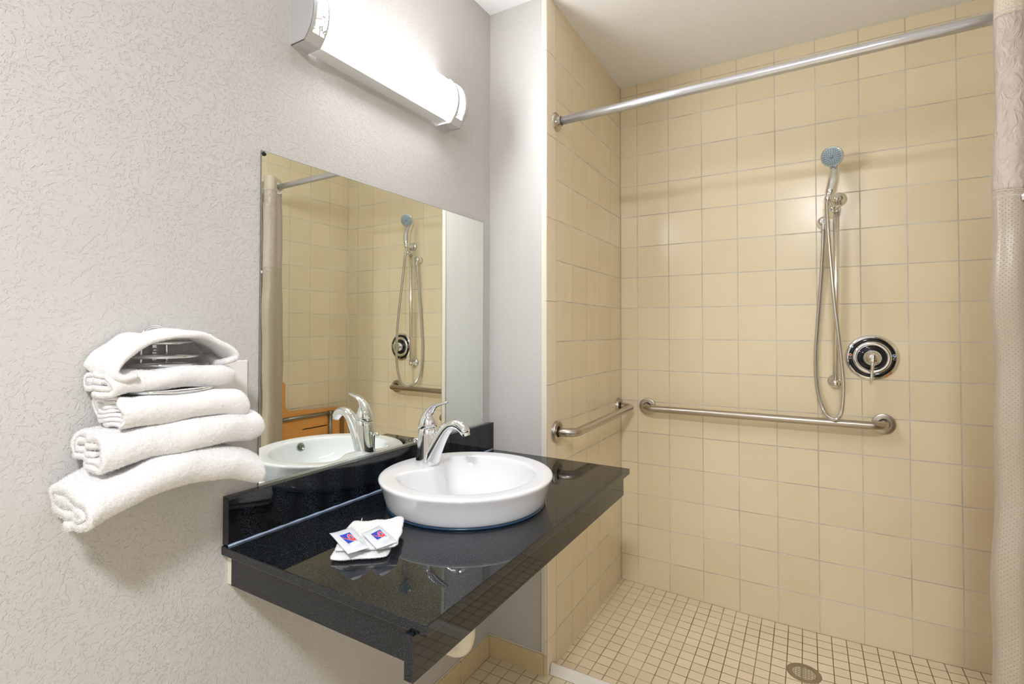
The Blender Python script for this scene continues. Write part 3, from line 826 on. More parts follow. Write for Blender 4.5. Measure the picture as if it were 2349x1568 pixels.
def arched():
    """washcloth draped as an arch over the top loops of the rack"""
    prof = smoothpath([(-2.086, 1.183, 0), (-2.104, 1.184, 0), (-2.114, 1.196, 0), (-2.104, 1.211, 0), (-2.084, 1.225, 0), (-2.062, 1.238, 0), (-2.030, 1.2435, 0), (-1.990, 1.243, 0), (-1.960, 1.240, 0), (-1.935, 1.224, 0), (-1.912, 1.200, 0), (-1.915, 1.193, 0), (-1.935, 1.192, 0)], 10)
    c = np.array([(p[0], p[1]) for p in prof]); d = np.r_[0, np.cumsum(np.linalg.norm(np.diff(c, axis=0), axis=1))]
    q = np.arange(0, d[-1], 0.0022); c = np.stack([np.interp(q, d, c[:, 0]), np.interp(q, d, c[:, 1])], 1)
    T = np.gradient(c, axis=0); T /= np.linalg.norm(T, axis=1)[:, None]; N = np.stack([-T[:, 1], T[:, 0]], 1)
    th = 0.0055; sec = np.concatenate([c + N * th, (c - N * th)[::-1]]); n = len(sec)
    xs = np.arange(W0, W0 + 0.112, 0.0024); k = len(xs)
    Vs = []
    for i, x in enumerate(xs):
        u = i / (k - 1); f = 1 - 0.5 * max(0, (u - 0.93) / 0.07) ** 2
        cc = np.concatenate([c, c[::-1]]); s2 = cc + (sec - cc) * f
        Vs.append(np.stack([np.full(n, x), s2[:, 0] + 0.0 * u, s2[:, 1] + 0.0], 1))
    V = np.concatenate(Vs)
    V[:, 0] += 0.012 * vnoise(V, 16, 31) * 2; V[:, 2] += 0.007 * vnoise(V, 26, 32) * 2; V[:, 1] += 0.006 * vnoise(V, 30, 33) * 2
    # the lip nearest the viewer curls down on the left
    w = np.clip((-2.06 - V[:, 1]) / 0.08, 0, 1) * np.clip((V[:, 0] - W0) / 0.112, 0, 1); V[:, 2] -= 0.010 * w
    for sc, am in ((300, 0.0009), (620, 0.0009)):
        V[:, 0] += am * vnoise(V, sc, 41); V[:, 2] += am * vnoise(V, sc, 42)
    i = np.arange(k - 1)[:, None]; j = np.arange(n)[None]; j2 = (j + 1) % n
    F = np.stack([i * n + j, i * n + j2, (i + 1) * n + j2, (i + 1) * n + j], -1).reshape(-1, 4)
    m = len(c); jj = np.arange(m - 1); cap = np.stack([jj, jj + 1, 2 * m - 2 - jj, 2 * m - 1 - jj], 1)
    F = outward(V, np.concatenate([F, cap, cap[:, ::-1] + (k - 1) * n])); q, f = fuzz(V, F, 26000, 0.0016)
    V2 = np.concatenate([V, q]); F2 = np.concatenate([F, f + len(V)]); ctr = np.array([W0, YC, V[:, 2].min()])
    o = npmesh('washcloth', V2 - ctr, F2, M_TERRY, nbase=len(F)); o.location = tuple(ctr)
    on_wall(o, 0.0060, -0.0005); tag(o, 'thin white washcloth arched over the top loops of the wall rack', 'washcloth', GT)
arched()

# ------------------------------------------------------------------ towel rack
def towel_rack():
    t = thing('towel_rack', 'chrome wire towel rack on the textured wall, mostly hidden by white towels', 'towel rack', (WX, YC, 0.96))
    xb = WX + 0.010; ya, yb = -2.035, -1.992
    arch = [(xb, ya, 0.97), (xb, ya, 1.10), (xb, ya, 1.238)] + [(xb, YC + 0.0 - 0.0215 * math.cos(PI * i / 10), 1.238 + 0.0215 * math.sin(PI * i / 10)) for i in range(1, 10)] + [(xb, yb, 1.238), (xb, yb, 1.10), (xb, yb, 0.97)]
    G().sweep(arch, 0.0030, 12).obj('back_frame', M_CHROME, t, smooth=True)
    g = G().box((WX + 0.0005, YC - 0.0035, 1.196), (xb + 0.001, YC + 0.0035, 1.232)).lathe([(0.0045, 0.0), (0.0045, 0.0045), (0.003, 0.006), (0.0001, 0.0065)], (xb, YC, 1.215), 'x', 16)
    g.obj('mounting_screw', M_CHROME, t, auto=40)
    for z, hw, xf in ((1.2290, 0.054, 0.082), (1.2040, 0.064, 0.092), (1.1890, 0.058, 0.088), (1.1455, 0.078, 0.120), (1.092, 0.070, 0.100), (1.035, 0.070, 0.100)):
        pts = []
        y_l, y_r = YC - hw + 0.008, YC + hw - 0.008
        x_f = WX + xf
        pts = [(xb + 0.004, y_l + 0.02, z), (xb + 0.02, y_l, z)] + [(WX + xf * 0.55, y_l - 0.004, z), (x_f - 0.022, y_l + 0.008, z), (x_f - 0.004, y_l + 0.032, z), (x_f, YC, z), (x_f - 0.004, y_r - 0.032, z), (x_f - 0.022, y_r - 0.008, z), (WX + xf * 0.55, y_r + 0.004, z), (xb + 0.02, y_r, z), (xb + 0.004, y_r - 0.02, z)]
        G().sweep(smoothpath(pts, 8), 0.0028, 10).obj('wire_loop', M_CHROME, t, smooth=True)
        G().sweep([(xb + 0.004, y_l + 0.02, z), (xb + 0.004, y_r - 0.02, z)], 0.0026, 10).obj('cross_wire', M_CHROME, t, smooth=True)
    return on_wall(settle(t), 0.0060, -0.0008)
towel_rack()

# ------------------------------------------------------------------ washcloth and soap packets on the counter
def quadslab(corners, z0, th, seed, n=110, lift=None, power=6):
    """soft folded cloth layer over four corners; returns V,F (closed)"""
    c = [np.array(p) for p in corners]; u = np.linspace(0, 1, n); U, Vv = np.meshgrid(u, u); U = U.ravel(); W = Vv.ravel()
    P = ((1 - U) * (1 - W))[:, None] * c[0] + (U * (1 - W))[:, None] * c[1] + (U * W)[:, None] * c[2] + ((1 - U) * W)[:, None] * c[3]
    # round the outline
    e = np.clip(1 - np.abs(2 * U - 1) ** power, 0, 1) * np.clip(1 - np.abs(2 * W - 1) ** power, 0, 1)
    e = np.sqrt(e); ctr = P.mean(0)
    rr = np.clip((np.abs(2 * U - 1) * np.abs(2 * W - 1)), 0, 1) ** 6; P = P + (ctr - P) * (0.06 * rr)[:, None]
    l = lift(U, W) if lift else 0
    top = np.c_[P, z0 + l + th * (0.5 + 0.5 * e)]; bot = np.c_[P, z0 + l + th * (0.5 - 0.5 * e)]
    return top, bot, n
def closed_grid(top, bot, n):
    V = np.concatenate([top, bot]); i = np.arange(n - 1)[:, None]; j = np.arange(n - 1)[None]
    q = np.stack([i * n + j, i * n + j + 1, (i + 1) * n + j + 1, (i + 1) * n + j], -1).reshape(-1, 4)
    N = n * n; F = [q, q[:, ::-1] + N]
    b = np.r_[np.arange(n - 1), np.arange(n - 1) * n + n - 1, N - 1 - np.arange(n - 1), (n - 1 - np.arange(n - 1)) * n]
    b2 = np.r_[np.arange(1, n), np.arange(1, n) * n + n - 1, N - 2 - np.arange(n - 1), (n - 2 - np.arange(n - 1)) * n]
    F.append(np.stack([b, b2, b2 + N, b + N], 1))
    return V, np.concatenate(F)
def counter_cloth():
    V = []; F = []; off = 0
    layers = [([(0.004, -1.815), (0.092, -1.742), (0.002, -1.612), (-0.088, -1.672)], ZC + 0.0008, 0.011, 51, lambda u, w: 0.0 * u),
              ([(-0.002, -1.800), (0.098, -1.720), (0.012, -1.602), (-0.090, -1.668)], ZC + 0.0105, 0.0125, 52, lambda u, w: 0.006 * np.exp(-((u - 1) / 0.25) ** 2) + 0.002 * np.sin(u * 5 + w * 3)),
              ]
    for cs, z0, th, sd, lf in layers:
        a, b, n = quadslab(cs, z0, th, sd, 120, lf)
        v, f = closed_grid(a, b, n)
        v[:, 0] += 0.006 * vnoise(v, 40, sd); v[:, 1] += 0.006 * vnoise(v, 40, sd + 1)
        top = v[:, 2] > z0 + th * 0.5
        v[:, 2] += np.where(top, 0.005 * vnoise(v, 30, sd + 2) + 0.0014 * vnoise(v, 420, sd + 3), 0)
        V.append(v); F.append(f + off); off += len(v)
    V = np.concatenate(V); F = np.concatenate(F); F = outward(V, F)
    q, f = fuzz(V, F, 26000, 0.0019, 0.0007); q[:, 2] = np.maximum(q[:, 2], ZC + 0.0002)
    V2 = np.concatenate([V, q]); F2 = np.concatenate([F, f + len(V)]); ctr = np.array([0.005, -1.71, ZC])
    o = npmesh('washcloth', V2 - ctr, F2, M_TERRY, nbase=len(F)); o.location = tuple(ctr)
    tag(o, 'folded white washcloth lying on the black counter under two soap packets', 'washcloth')
counter_cloth()
def packet_thing(name, label, corners, z0, tilt, logo, seed):
    """corners: 0-1 is the sealed end, 3-2 the far end holding the soap"""
    t = thing(name, label, 'soap packet', (sum(c[0] for c in corners) / 4, sum(c[1] for c in corners) / 4, z0), 'soap packets on the folded washcloth')
    c = [Vector((x, y, 0)) for x, y in corners]
    def P(u, w, dz=0.0):
        p = c[0] * (1 - u) * (1 - w) + c[1] * u * (1 - w) + c[2] * u * w + c[3] * (1 - u) * w
        edge = max(0.0, (1 - abs(2 * u - 1) ** 4) * (1 - abs(2 * w - 1) ** 5))
        bump = 0.0045 * edge + 0.0075 * math.exp(-(((u - 0.5) / 0.27) ** 4 + ((w - 0.855) / 0.085) ** 4))
        z = z0 + tilt * (1 - w) + bump + dz + 0.0006 * math.sin(u * 9 + seed) * math.sin(w * 7) + 0.0015 * (abs(2 * u - 1) ** 3) * (1 - w)
        return Vector((p.x, p.y, z))
    n = 60; top = [P(i / n, j / n) for j in range(n + 1) for i in range(n + 1)]
    bot = []
    for j in range(n + 1):
        for i in range(n + 1):
            p = P(i / n, j / n); u, w = i / n, j / n; bot.append(Vector((p.x, p.y, z0 + tilt * (1 - w) - 0.0006 + 0.0015 * (abs(2 * u - 1) ** 3) * (1 - w) - 0.0)))
    N = n + 1; T = np.array(top); B = np.array(bot); V, F = closed_grid(T, B, N)
    V = V - np.array(t.location)
    npmesh('film_pouch', V, outward(V, F), M_PACK, t)
    def onsurf(name, poly, mat, dz, hole=None):
        """flat print laid on the pouch: triangle strips between outline and centre, or between outline and hole"""
        g = G()
        if hole is None:
            cu = sum(p[0] for p in poly) / len(poly); cw = sum(p[1] for p in poly) / len(poly)
            ring = [(cu + (u - cu) * k, cw + (w - cw) * k) for k in (1.0, 0.66, 0.33, 0.02) for u, w in poly]; m = len(poly); R = 4
        else:
            m = len(poly); ring = [(a[0] + (b[0] - a[0]) * k, a[1] + (b[1] - a[1]) * k) for k in (0, 0.5, 1.0) for a, b in zip(poly, hole)]; R = 3
        vs = [P(u, w, dz) for u, w in ring]; fs = [(r * m + i, r * m + (i + 1) % m, (r + 1) * m + (i + 1) % m, (r + 1) * m + i) for r in range(R - 1) for i in range(m)]
        o = g.add([v - t.location for v in vs], fs).obj(name, mat, t); return o
    # logo axes in pouch coordinates
    (lu, lw), (au, aw), (bu, bw) = logo     # centre, half axis along the long side, half axis along the short side
    def L(x, y): return (lu + au * x + bu * y, lw + aw * x + bw * y)
    def dens(poly, k=6):
        out = []
        for i in range(len(poly)):
            a, b = poly[i], poly[(i + 1) % len(poly)]
            out += [(a[0] + (b[0] - a[0]) * j / k, a[1] + (b[1] - a[1]) * j / k) for j in range(k)]
        return out
    K = 16; gv = [P(*L(-1 + 2 * i / K, -1 + 2 * j / K), 0.00045) - t.location for j in range(K + 1) for i in range(K + 1)]
    G().add(gv, [(j * (K + 1) + i, j * (K + 1) + i + 1, (j + 1) * (K + 1) + i + 1, (j + 1) * (K + 1) + i) for j in range(K) for i in range(K)]).obj('logo_panel', M_LOGOBLUE, t)
    # the numeral: an oval bowl and a long tapering stem
    def oval(cx, cy, rx, ry, m=32):
        return [L(cx + rx * math.cos(a), cy + ry * math.sin(a)) for a in [2 * PI * i / m for i in range(m)]]
    def stem(w):
        ctr = smoothpath([(0.84, 0.34, 0), (0.70, 0.58, 0), (0.30, 0.60, 0), (-0.12, 0.42, 0), (-0.52, 0.10, 0), (-0.98, -0.42, 0)], 5)
        Lf = []; Rt = []; m = len(ctr)
        for i, p in enumerate(ctr):
            d = (ctr[min(i + 1, m - 1)] - ctr[max(i - 1, 0)]).normalized(); k = w * (1.0 - 0.72 * max(0.0, i / (m - 1) - 0.35) / 0.65)
            Lf.append((p.x - d.y * k, p.y + d.x * k)); Rt.append((p.x + d.y * k, p.y - d.x * k))
        return [L(*p) for p in Lf], [L(*p) for p in Rt]
    for nm, mt, ex, dz in (('numeral_outline', M_LOGOWHITE, 0.065, 0.00070), ('numeral', M_LOGORED, 0.0, 0.00095)):
        onsurf(nm, oval(0.42, 0.02, 0.46 + ex, 0.68 + ex), mt, dz, oval(0.42, 0.02, 0.24 - ex, 0.42 - ex))
        a, b = stem(0.17 + ex); m = len(a)
        G().add([P(u, w, dz) - t.location for u, w in a + b], [(i, i + 1, m + i + 1, m + i) for i in range(m - 1)]).obj(nm + '_stem', mt, t)
    return t
packet_thing('soap_packet', 'frosted soap packet with blue and red logo, on the left end of the folded washcloth', [(-0.0500, -1.7660), (-0.0370, -1.7170), (0.0610, -1.7610), (0.0470, -1.8030)], ZC + 0.0245, 0.006, ((0.47, 0.50), (0.225, 0.0), (0.02, 0.215)), 1)
packet_thing('soap_packet', 'frosted soap packet with blue and red logo, nearer the sink on the washcloth', [(0.0060, -1.7300), (0.0060, -1.6780), (0.0920, -1.7150), (0.0800, -1.7600)], ZC + 0.0255, 0.004, ((0.50, 0.50), (0.25, 0.0), (0.0, 0.20)), 2)

# ------------------------------------------------------------------ shower: rod and curtain
RODY, RODZ0, RODZ1 = -0.763, 2.044, 2.058
def shower_rod():
    t = thing('curtain_rod', 'long silver shower curtain rod across the tiled shower opening', 'curtain rod', (0.0, RODY, RODZ0))
    G().sweep([(0.006, RODY, RODZ0), (0.5, RODY + 0.001, 2.0480), (1.0, RODY + 0.003, 2.0535), (X2 - 0.006, RODY + 0.006, RODZ1)], 0.0155, 28).obj('rod', M_ROD, t, smooth=True)
    pr = [(0.0355, 0.0), (0.0350, 0.003), (0.0300, 0.007), (0.0240, 0.010), (0.0200, 0.0105), (0.0190, 0.020), (0.0165, 0.021)]
    G().lathe(pr, (0.0003, RODY, RODZ0), 'x', 36).obj('wall_flange', simple('satin_steel_flange', (190, 184, 174), 0.2, 1.0), t, smooth=True)
    G().lathe([(r, -h) for r, h in pr], (X2 - 0.0003, RODY + 0.006, RODZ1), 'x', 36).obj('wall_flange', simple('satin_steel_flange', (190, 184, 174), 0.2, 1.0), t, smooth=True)
    return settle(t)
shower_rod()
def shower_curtain():
    t = thing('shower_curtain', 'beige dotted shower curtain with a cream sheer band, bunched at the right of the rod', 'shower curtain', (1.30, -0.76, 0.06))
    plan = [(1.2800, -0.718), (1.2620, -0.742), (1.2500, -0.768), (1.2290, -0.802), (1.2330, -0.832), (1.272, -0.838), (1.300, -0.800), (1.306, -0.735), (1.326, -0.702), (1.352, -0.738), (1.360, -0.795), (1.382, -0.822), (1.410, -0.785), (1.420, -0.725), (1.445, -0.705), (1.475, -0.75), (1.482, -0.80), (1.505, -0.82), (1.525, -0.76)]
    base = smoothpath([(x, y, 0) for x, y in plan], 14)
    B = np.array([(p.x, p.y) for p in base]); arc = np.r_[0, np.cumsum(np.linalg.norm(np.diff(B, axis=0), axis=1))]
    def pt(i, z):
        x, y = B[i];  s_ = arc[i]; k = (2.08 - z) / 2.0
        lean = -0.026 * (k ** 0.8)
        w = 0.006 * math.sin(7 * z + 9 * s_) * min(1, k * 3) + 0.004 * math.sin(19 * z - 13 * s_) * min(1, k * 3)
        amp = 1 + 0.12 * k
        return (x + lean + w * 0.8, -0.763 + (y + 0.763) * amp * (0.92 if z > 1.95 else 1.0) + w)
    def panel(name, z0, z1, mat, nz, off=0.0, crinkle=0.0):
        vs = []; fs = []; n = len(B)
        for k in range(nz + 1):
            z = z0 + (z1 - z0) * k / nz
            for i in range(n):
                x, y = pt(i, z)
                if crinkle:
                    e = math.exp(-min(abs(z - z0), abs(z - z1)) / 0.018); x += crinkle * e * math.sin(arc[i] * 420) ; y += crinkle * e * math.cos(arc[i] * 380)
                vs.append((x, y, z + 0.004 * math.sin(arc[i] * 14)))
        for k in range(nz):
            for i in range(n - 1): fs.append((k * n + i, k * n + i + 1, (k + 1) * n + i + 1, (k + 1) * n + i))
        o = meshobj(name, vs, fs, mat, t, smooth=True)
        uvl = o.data.uv_layers.new(name='UVMap')
        for p in o.data.polygons:
            for li in p.loop_indices:
                vi = o.data.loops[li].vertex_index; uvl.data[li].uv = (arc[vi % n], vs[vi][2])
        so = o.modifiers.new('thick', 'SOLIDIFY'); so.thickness = 0.0012; so.offset = 0
        return o
    panel('header', 2.024, 2.100, M_CURTH, 14, crinkle=0.0008)
    panel('sheer_panel', 1.590, 2.024, M_SHEER, 50, crinkle=0.0008)
    panel('main_panel', 0.055, 1.590, M_CURT, 150, crinkle=0.0006)
    for z in (2.024, 1.590):
        for dz in (0.0, -0.014 if z < 1.9 else 0.010):
            P = [(pt(i, z)[0], pt(i, z)[1], z + dz + 0.004 * math.sin(arc[i] * 14)) for i in range(0, len(B), 2)]
            G().sweep(P, 0.0013, 6).obj('seam', M_THREAD, t, smooth=True)
    # split rings set in the cloth where it crosses the rod
    for x, yaw in ((1.2520, 0.0), (1.303, 0.25), (1.355, -0.2), (1.414, 0.2), (1.478, 0.1)):
        z = 2.0535
        P = [(x - 0.003, RODY + 0.003 + 0.0255 * math.cos(a), z - 0.006 + 0.0255 * math.sin(a)) for a in [2 * PI * i / 32 for i in range(32)]]
        G().sweep(P, 0.0, 10, closed=True, flat=[(0.0065, 0.0022)] * 32, upv=(0, 1, 0)).obj('hanging_ring', simple('pale_plastic_ring', (214, 214, 200), 0.3), t, smooth=True)
    # white plastic liner snap
    g = G().box((1.262, -0.852, 1.5645), (1.300, -0.842, 1.5790)).sweep(smoothpath([(1.262, -0.851, 1.572), (1.268, -0.857, 1.577), (1.278, -0.856, 1.574), (1.296, -0.855, 1.575)], 5), 0.0045, 10)
    g.obj('snap_clip', simple('white_snap_plastic', (238, 234, 240), 0.25), t, auto=40)
    return settle(t)
shower_curtain()

# ------------------------------------------------------------------ grab bars
def grab_bar(label, P, flanges, axis):
    t = thing('grab_bar', label, 'grab bar', flanges[0], 'stainless grab bars in the shower')
    G().sweep(P, 0.0160, 28).obj('bar', M_STEEL, t, smooth=True)
    for f in flanges:
        s_ = -1 if axis == 'y' else 1
        prof = [(0.0400, 0.0), (0.0400, s_ * 0.009), (0.0390, s_ * 0.0115), (0.0365, s_ * 0.0125), (0.0215, s_ * 0.0125), (0.0205, s_ * 0.0110), (0.0200, 0.0)]
        G().lathe(prof, f, axis, 48).obj('wall_flange', M_STEEL, t, auto=35)
    return settle(t)
def barpath(a, b, out, drop=0.0, r=0.045, n=10):
    """a,b feet on wall; out: outward vector"""
    A, B, O = Vector(a), Vector(b), Vector(out); d = (B - A).normalized(); h = O.length; o = O.normalized()
    P = [A + o * 0.001, A + o * (h - r)]
    P += [A + o * (h - r) + o * (r * math.sin(PI / 2 * i / n)) + d * (r * (1 - math.cos(PI / 2 * i / n))) for i in range(1, n + 1)]
    Q = [B + o * 0.001, B + o * (h - r)] + [B + o * (h - r) + o * (r * math.sin(PI / 2 * i / n)) - d * (r * (1 - math.cos(PI / 2 * i / n))) for i in range(1, n + 1)]
    return P + Q[::-1]
grab_bar('long brushed steel grab bar on the back tiled wall, below the hand shower', barpath((0.137, 0, 0.8815), (1.0775, 0, 0.8830), (0, -0.075, 0)), [(0.137, -0.0003, 0.8815), (1.0775, -0.0003, 0.8830)], 'y')
grab_bar('short brushed steel grab bar on the left tiled side wall, just past the counter', barpath((0, -0.768, 0.8740), (0, -0.046, 0.8790), (0.075, 0, 0)), [(0.0003, -0.768, 0.8740), (0.0003, -0.046, 0.8790)], 'x')

# ------------------------------------------------------------------ hand shower, slide bar, hose, elbow, valve
def slide_bar():
    t = thing('shower_slide_bar', 'vertical chrome slide bar on the back tiles, holding the hand shower', 'slide bar', (0.921, 0, 1.04))
    bx0, bx1 = 0.9260, 0.9165; y = -0.040
    G().sweep([(bx1, y, 1.040), (bx0, y, 1.795)], 0.0105, 24).obj('bar', simple('satin_chrome_bar', (238, 236, 233), 0.2, 1.0), t, smooth=True)
    for nm, x, z in (('top_bracket', bx0, 1.795), ('bottom_bracket', bx1, 1.040)):
        fx = x + (0.010 if nm == 'top_bracket' else 0.0)
        g = G().lathe([(0.0295, 0.0), (0.0290, -0.004), (0.0240, -0.011), (0.0150, -0.016), (0.0120, -0.018)], (fx, -0.0003, z + 0.004), 'y', 36)
        g.sweep([(fx, -0.014, z + 0.004), (x, y, z)], 0.0115, 20)
        g.lathe([(0.0135, 0.010), (0.0140, 0.0), (0.0138, -0.008), (0.0105, -0.0135), (0.0055, -0.0160), (0.0001, -0.0165)], (x, y, z), 'y', 28)
        g.obj(nm, M_CHROME, t, auto=45)
    # sliding clamp and the swivel holder
    g = G().lathe([(0.0130, -0.014), (0.0150, -0.012), (0.0150, 0.012), (0.0130, 0.014)], (bx0, y, 1.752), 'z', 24, caps=True)
    g.sweep([(bx0, y, 1.752), (0.912, -0.062, 1.752)], [0.010, 0.0105], 18)
    g.lathe([(0.0135, 0.004), (0.0150, 0.0), (0.0145, -0.007), (0.010, -0.0095), (0.0065, -0.006), (0.0055, -0.010), (0.0001, -0.012)], (0.9110, -0.068, 1.752), 'y', 28)
    g.sweep([(0.9110, -0.068, 1.752), (0.902, -0.092, 1.776), (0.8965, -0.108, 1.788)], [0.0065, 0.0065, 0.0100], 16)
    g.obj('sliding_holder', M_CHROME, t, auto=45)
    return settle(t)
slide_bar()
def hand_shower():
    base = Vector((0.8945, -0.1120, 1.786))
    t = thing('hand_shower', 'chrome hand shower with a round grey-blue spray face, clipped on the slide bar', 'shower head', base)
    n = Vector((-0.30, -0.86, -0.38)).normalized()      # spray direction
    c = Vector((0.9105, -0.092, 1.9555))
    hp = smoothpath([base + Vector((0.001, 0.002, 0.006)), Vector((0.9010, -0.106, 1.808)), Vector((0.9080, -0.099, 1.834)), Vector((0.9135, -0.092, 1.864)), Vector((0.9165, -0.078, 1.894)), Vector((0.9170, -0.066, 1.918)), Vector((0.9150, -0.064, 1.938))], 6)
    rr = np.interp(np.linspace(0, 1, len(hp)), [0, 0.1, 0.2, 0.45, 0.7, 0.85, 1.0], [0.0110, 0.0150, 0.0185, 0.0200, 0.0190, 0.0185, 0.0215])
    G().sweep(hp, [float(r) for r in rr], 24).obj('handle', M_CHROME, t, smooth=True)
    def disc(prof, seg=56):
        q = n.to_track_quat('Z', 'Y').to_matrix()
        g = G().lathe(prof, (0, 0, 0), 'z', seg); g.v = [tuple(c + q @ Vector(p)) for p in g.v]; return g
    disc([(0.0001, -0.030), (0.016, -0.028), (0.027, -0.020), (0.036, -0.010), (0.0412, -0.002), (0.0418, 0.003), (0.0400, 0.0060), (0.0375, 0.0068)]).obj('head_shell', M_CHROME, t, smooth=True)
    disc([(0.0376, 0.0066), (0.0370, 0.0072), (0.0200, 0.0085), (0.0075, 0.0088)]).obj('spray_face', M_HEADFACE, t, smooth=True)
    disc([(0.0076, 0.0086), (0.0070, 0.0098), (0.0001, 0.0102)]).obj('centre_cap', M_LENS, t, smooth=True)
    q = n.to_track_quat('Z', 'Y').to_matrix(); g = G()
    for R_, k in ((0.0125, 9), (0.0185, 14), (0.0245, 18), (0.0305, 22)):
        for i in range(k):
            a = 2 * PI * (i + (0.5 if k % 4 else 0)) / k
            gg = G().lathe([(0.00155, 0.0), (0.00145, 0.0018), (0.0001, 0.0018)], (R_ * math.cos(a), R_ * math.sin(a), 0.0074), 'z', 8)
            g.add([tuple(c + q @ Vector(p)) for p in gg.v], gg.f)
    g.obj('spray_nozzles', M_NOZZLE, t)
    G().sweep([base + Vector((-0.002, -0.002, -0.010)), base + Vector((-0.001, -0.001, -0.003)), base + Vector((0.0012, 0.0, 0.004)), base + Vector((0.003, 0.002, 0.011))], [0.0120, 0.0130, 0.0130, 0.0115], 20).obj('hose_nut', M_CHROME, t, auto=40)
    return settle(t)
hand_shower()
def elbow():
    t = thing('supply_elbow', 'small chrome wall elbow feeding the shower hose, left of the slide bar', 'pipe fitting', (0.8775, 0, 1.70))
    g = G().lathe([(0.0250, 0.0), (0.0245, -0.004), (0.0225, -0.006), (0.0220, -0.012), (0.0225, -0.028), (0.0205, -0.036), (0.0160, -0.0405), (0.0080, -0.0435), (0.0001, -0.044)], (0.8800, -0.0003, 1.707), 'y', 36)
    g.obj('elbow_body', M_CHROME, t, auto=45)
    G().sweep([(0.8795, -0.032, 1.700), (0.8795, -0.032, 1.676), (0.8795, -0.032, 1.672)], [0.0100, 0.0105, 0.0090], 20).obj('outlet_nut', M_CHROME, t, auto=40)
    return settle(t)
elbow()
def hose():
    pts = [(0.8798, -0.030, 1.675), (0.8794, -0.0285, 1.655), (0.8772, -0.0250, 1.600), (0.8702, -0.0180, 1.4686), (0.8564, -0.0125, 1.2865), (0.8472, -0.0115, 1.1217), (0.8555, -0.0190, 0.9948), (0.8792, -0.0420, 0.9171), (0.9069, -0.0950, 0.8990),
           (0.9295, -0.1200, 0.9300), (0.9370, -0.1450, 1.0285), (0.9309, -0.1580, 1.1318), (0.9201, -0.1630, 1.2502), (0.9090, -0.1610, 1.3691), (0.9013, -0.1500, 1.4899), (0.8952, -0.1400, 1.5950), (0.8905, -0.1300, 1.7010), (0.8900, -0.1170, 1.7600), (0.8930, -0.1140, 1.7780)]
    P = smoothpath(pts, 40)
    # resample evenly so the ribs have one pitch
    A = np.array([tuple(p) for p in P]); d = np.r_[0, np.cumsum(np.linalg.norm(np.diff(A, axis=0), axis=1))]
    q = np.arange(0, d[-1], 0.0011); R_ = np.stack([np.interp(q, d, A[:, i]) for i in range(3)], 1)
    rad = [(0.0070, 0.0081, 0.0081, 0.0070)[i % 4] for i in range(len(R_))]
    o = G().sweep([tuple(p) for p in R_], rad, 12).obj('shower_hose', simple('ribbed_steel_hose', (214, 214, 212), 0.2, 1.0), None, auto=20)
    tag(o, 'long ribbed metal shower hose looping down beside the slide bar', 'hose')
hose()
def text_mesh(name, body, size, mat, parent, loc, rot):
    cu = bpy.data.curves.new(name, 'FONT'); cu.body = body; cu.size = size; cu.extrude = 0.0002; cu.align_x = 'CENTER'; cu.align_y = 'CENTER'
    tmp = bpy.data.objects.new(name + '_tmp', cu); COL.objects.link(tmp); bpy.context.view_layer.update()
    me = bpy.data.meshes.new_from_object(tmp.evaluated_get(bpy.context.evaluated_depsgraph_get())); bpy.data.objects.remove(tmp)
    o = bpy.data.objects.new(name, me); COL.objects.link(o); me.materials.clear(); me.materials.append(mat)
    R_ = Matrix.Translation(loc) @ Matrix.Rotation(rot, 4, 'Z') @ Matrix.Rotation(PI / 2, 4, 'X')
    me.transform(R_); o.parent = parent; return o
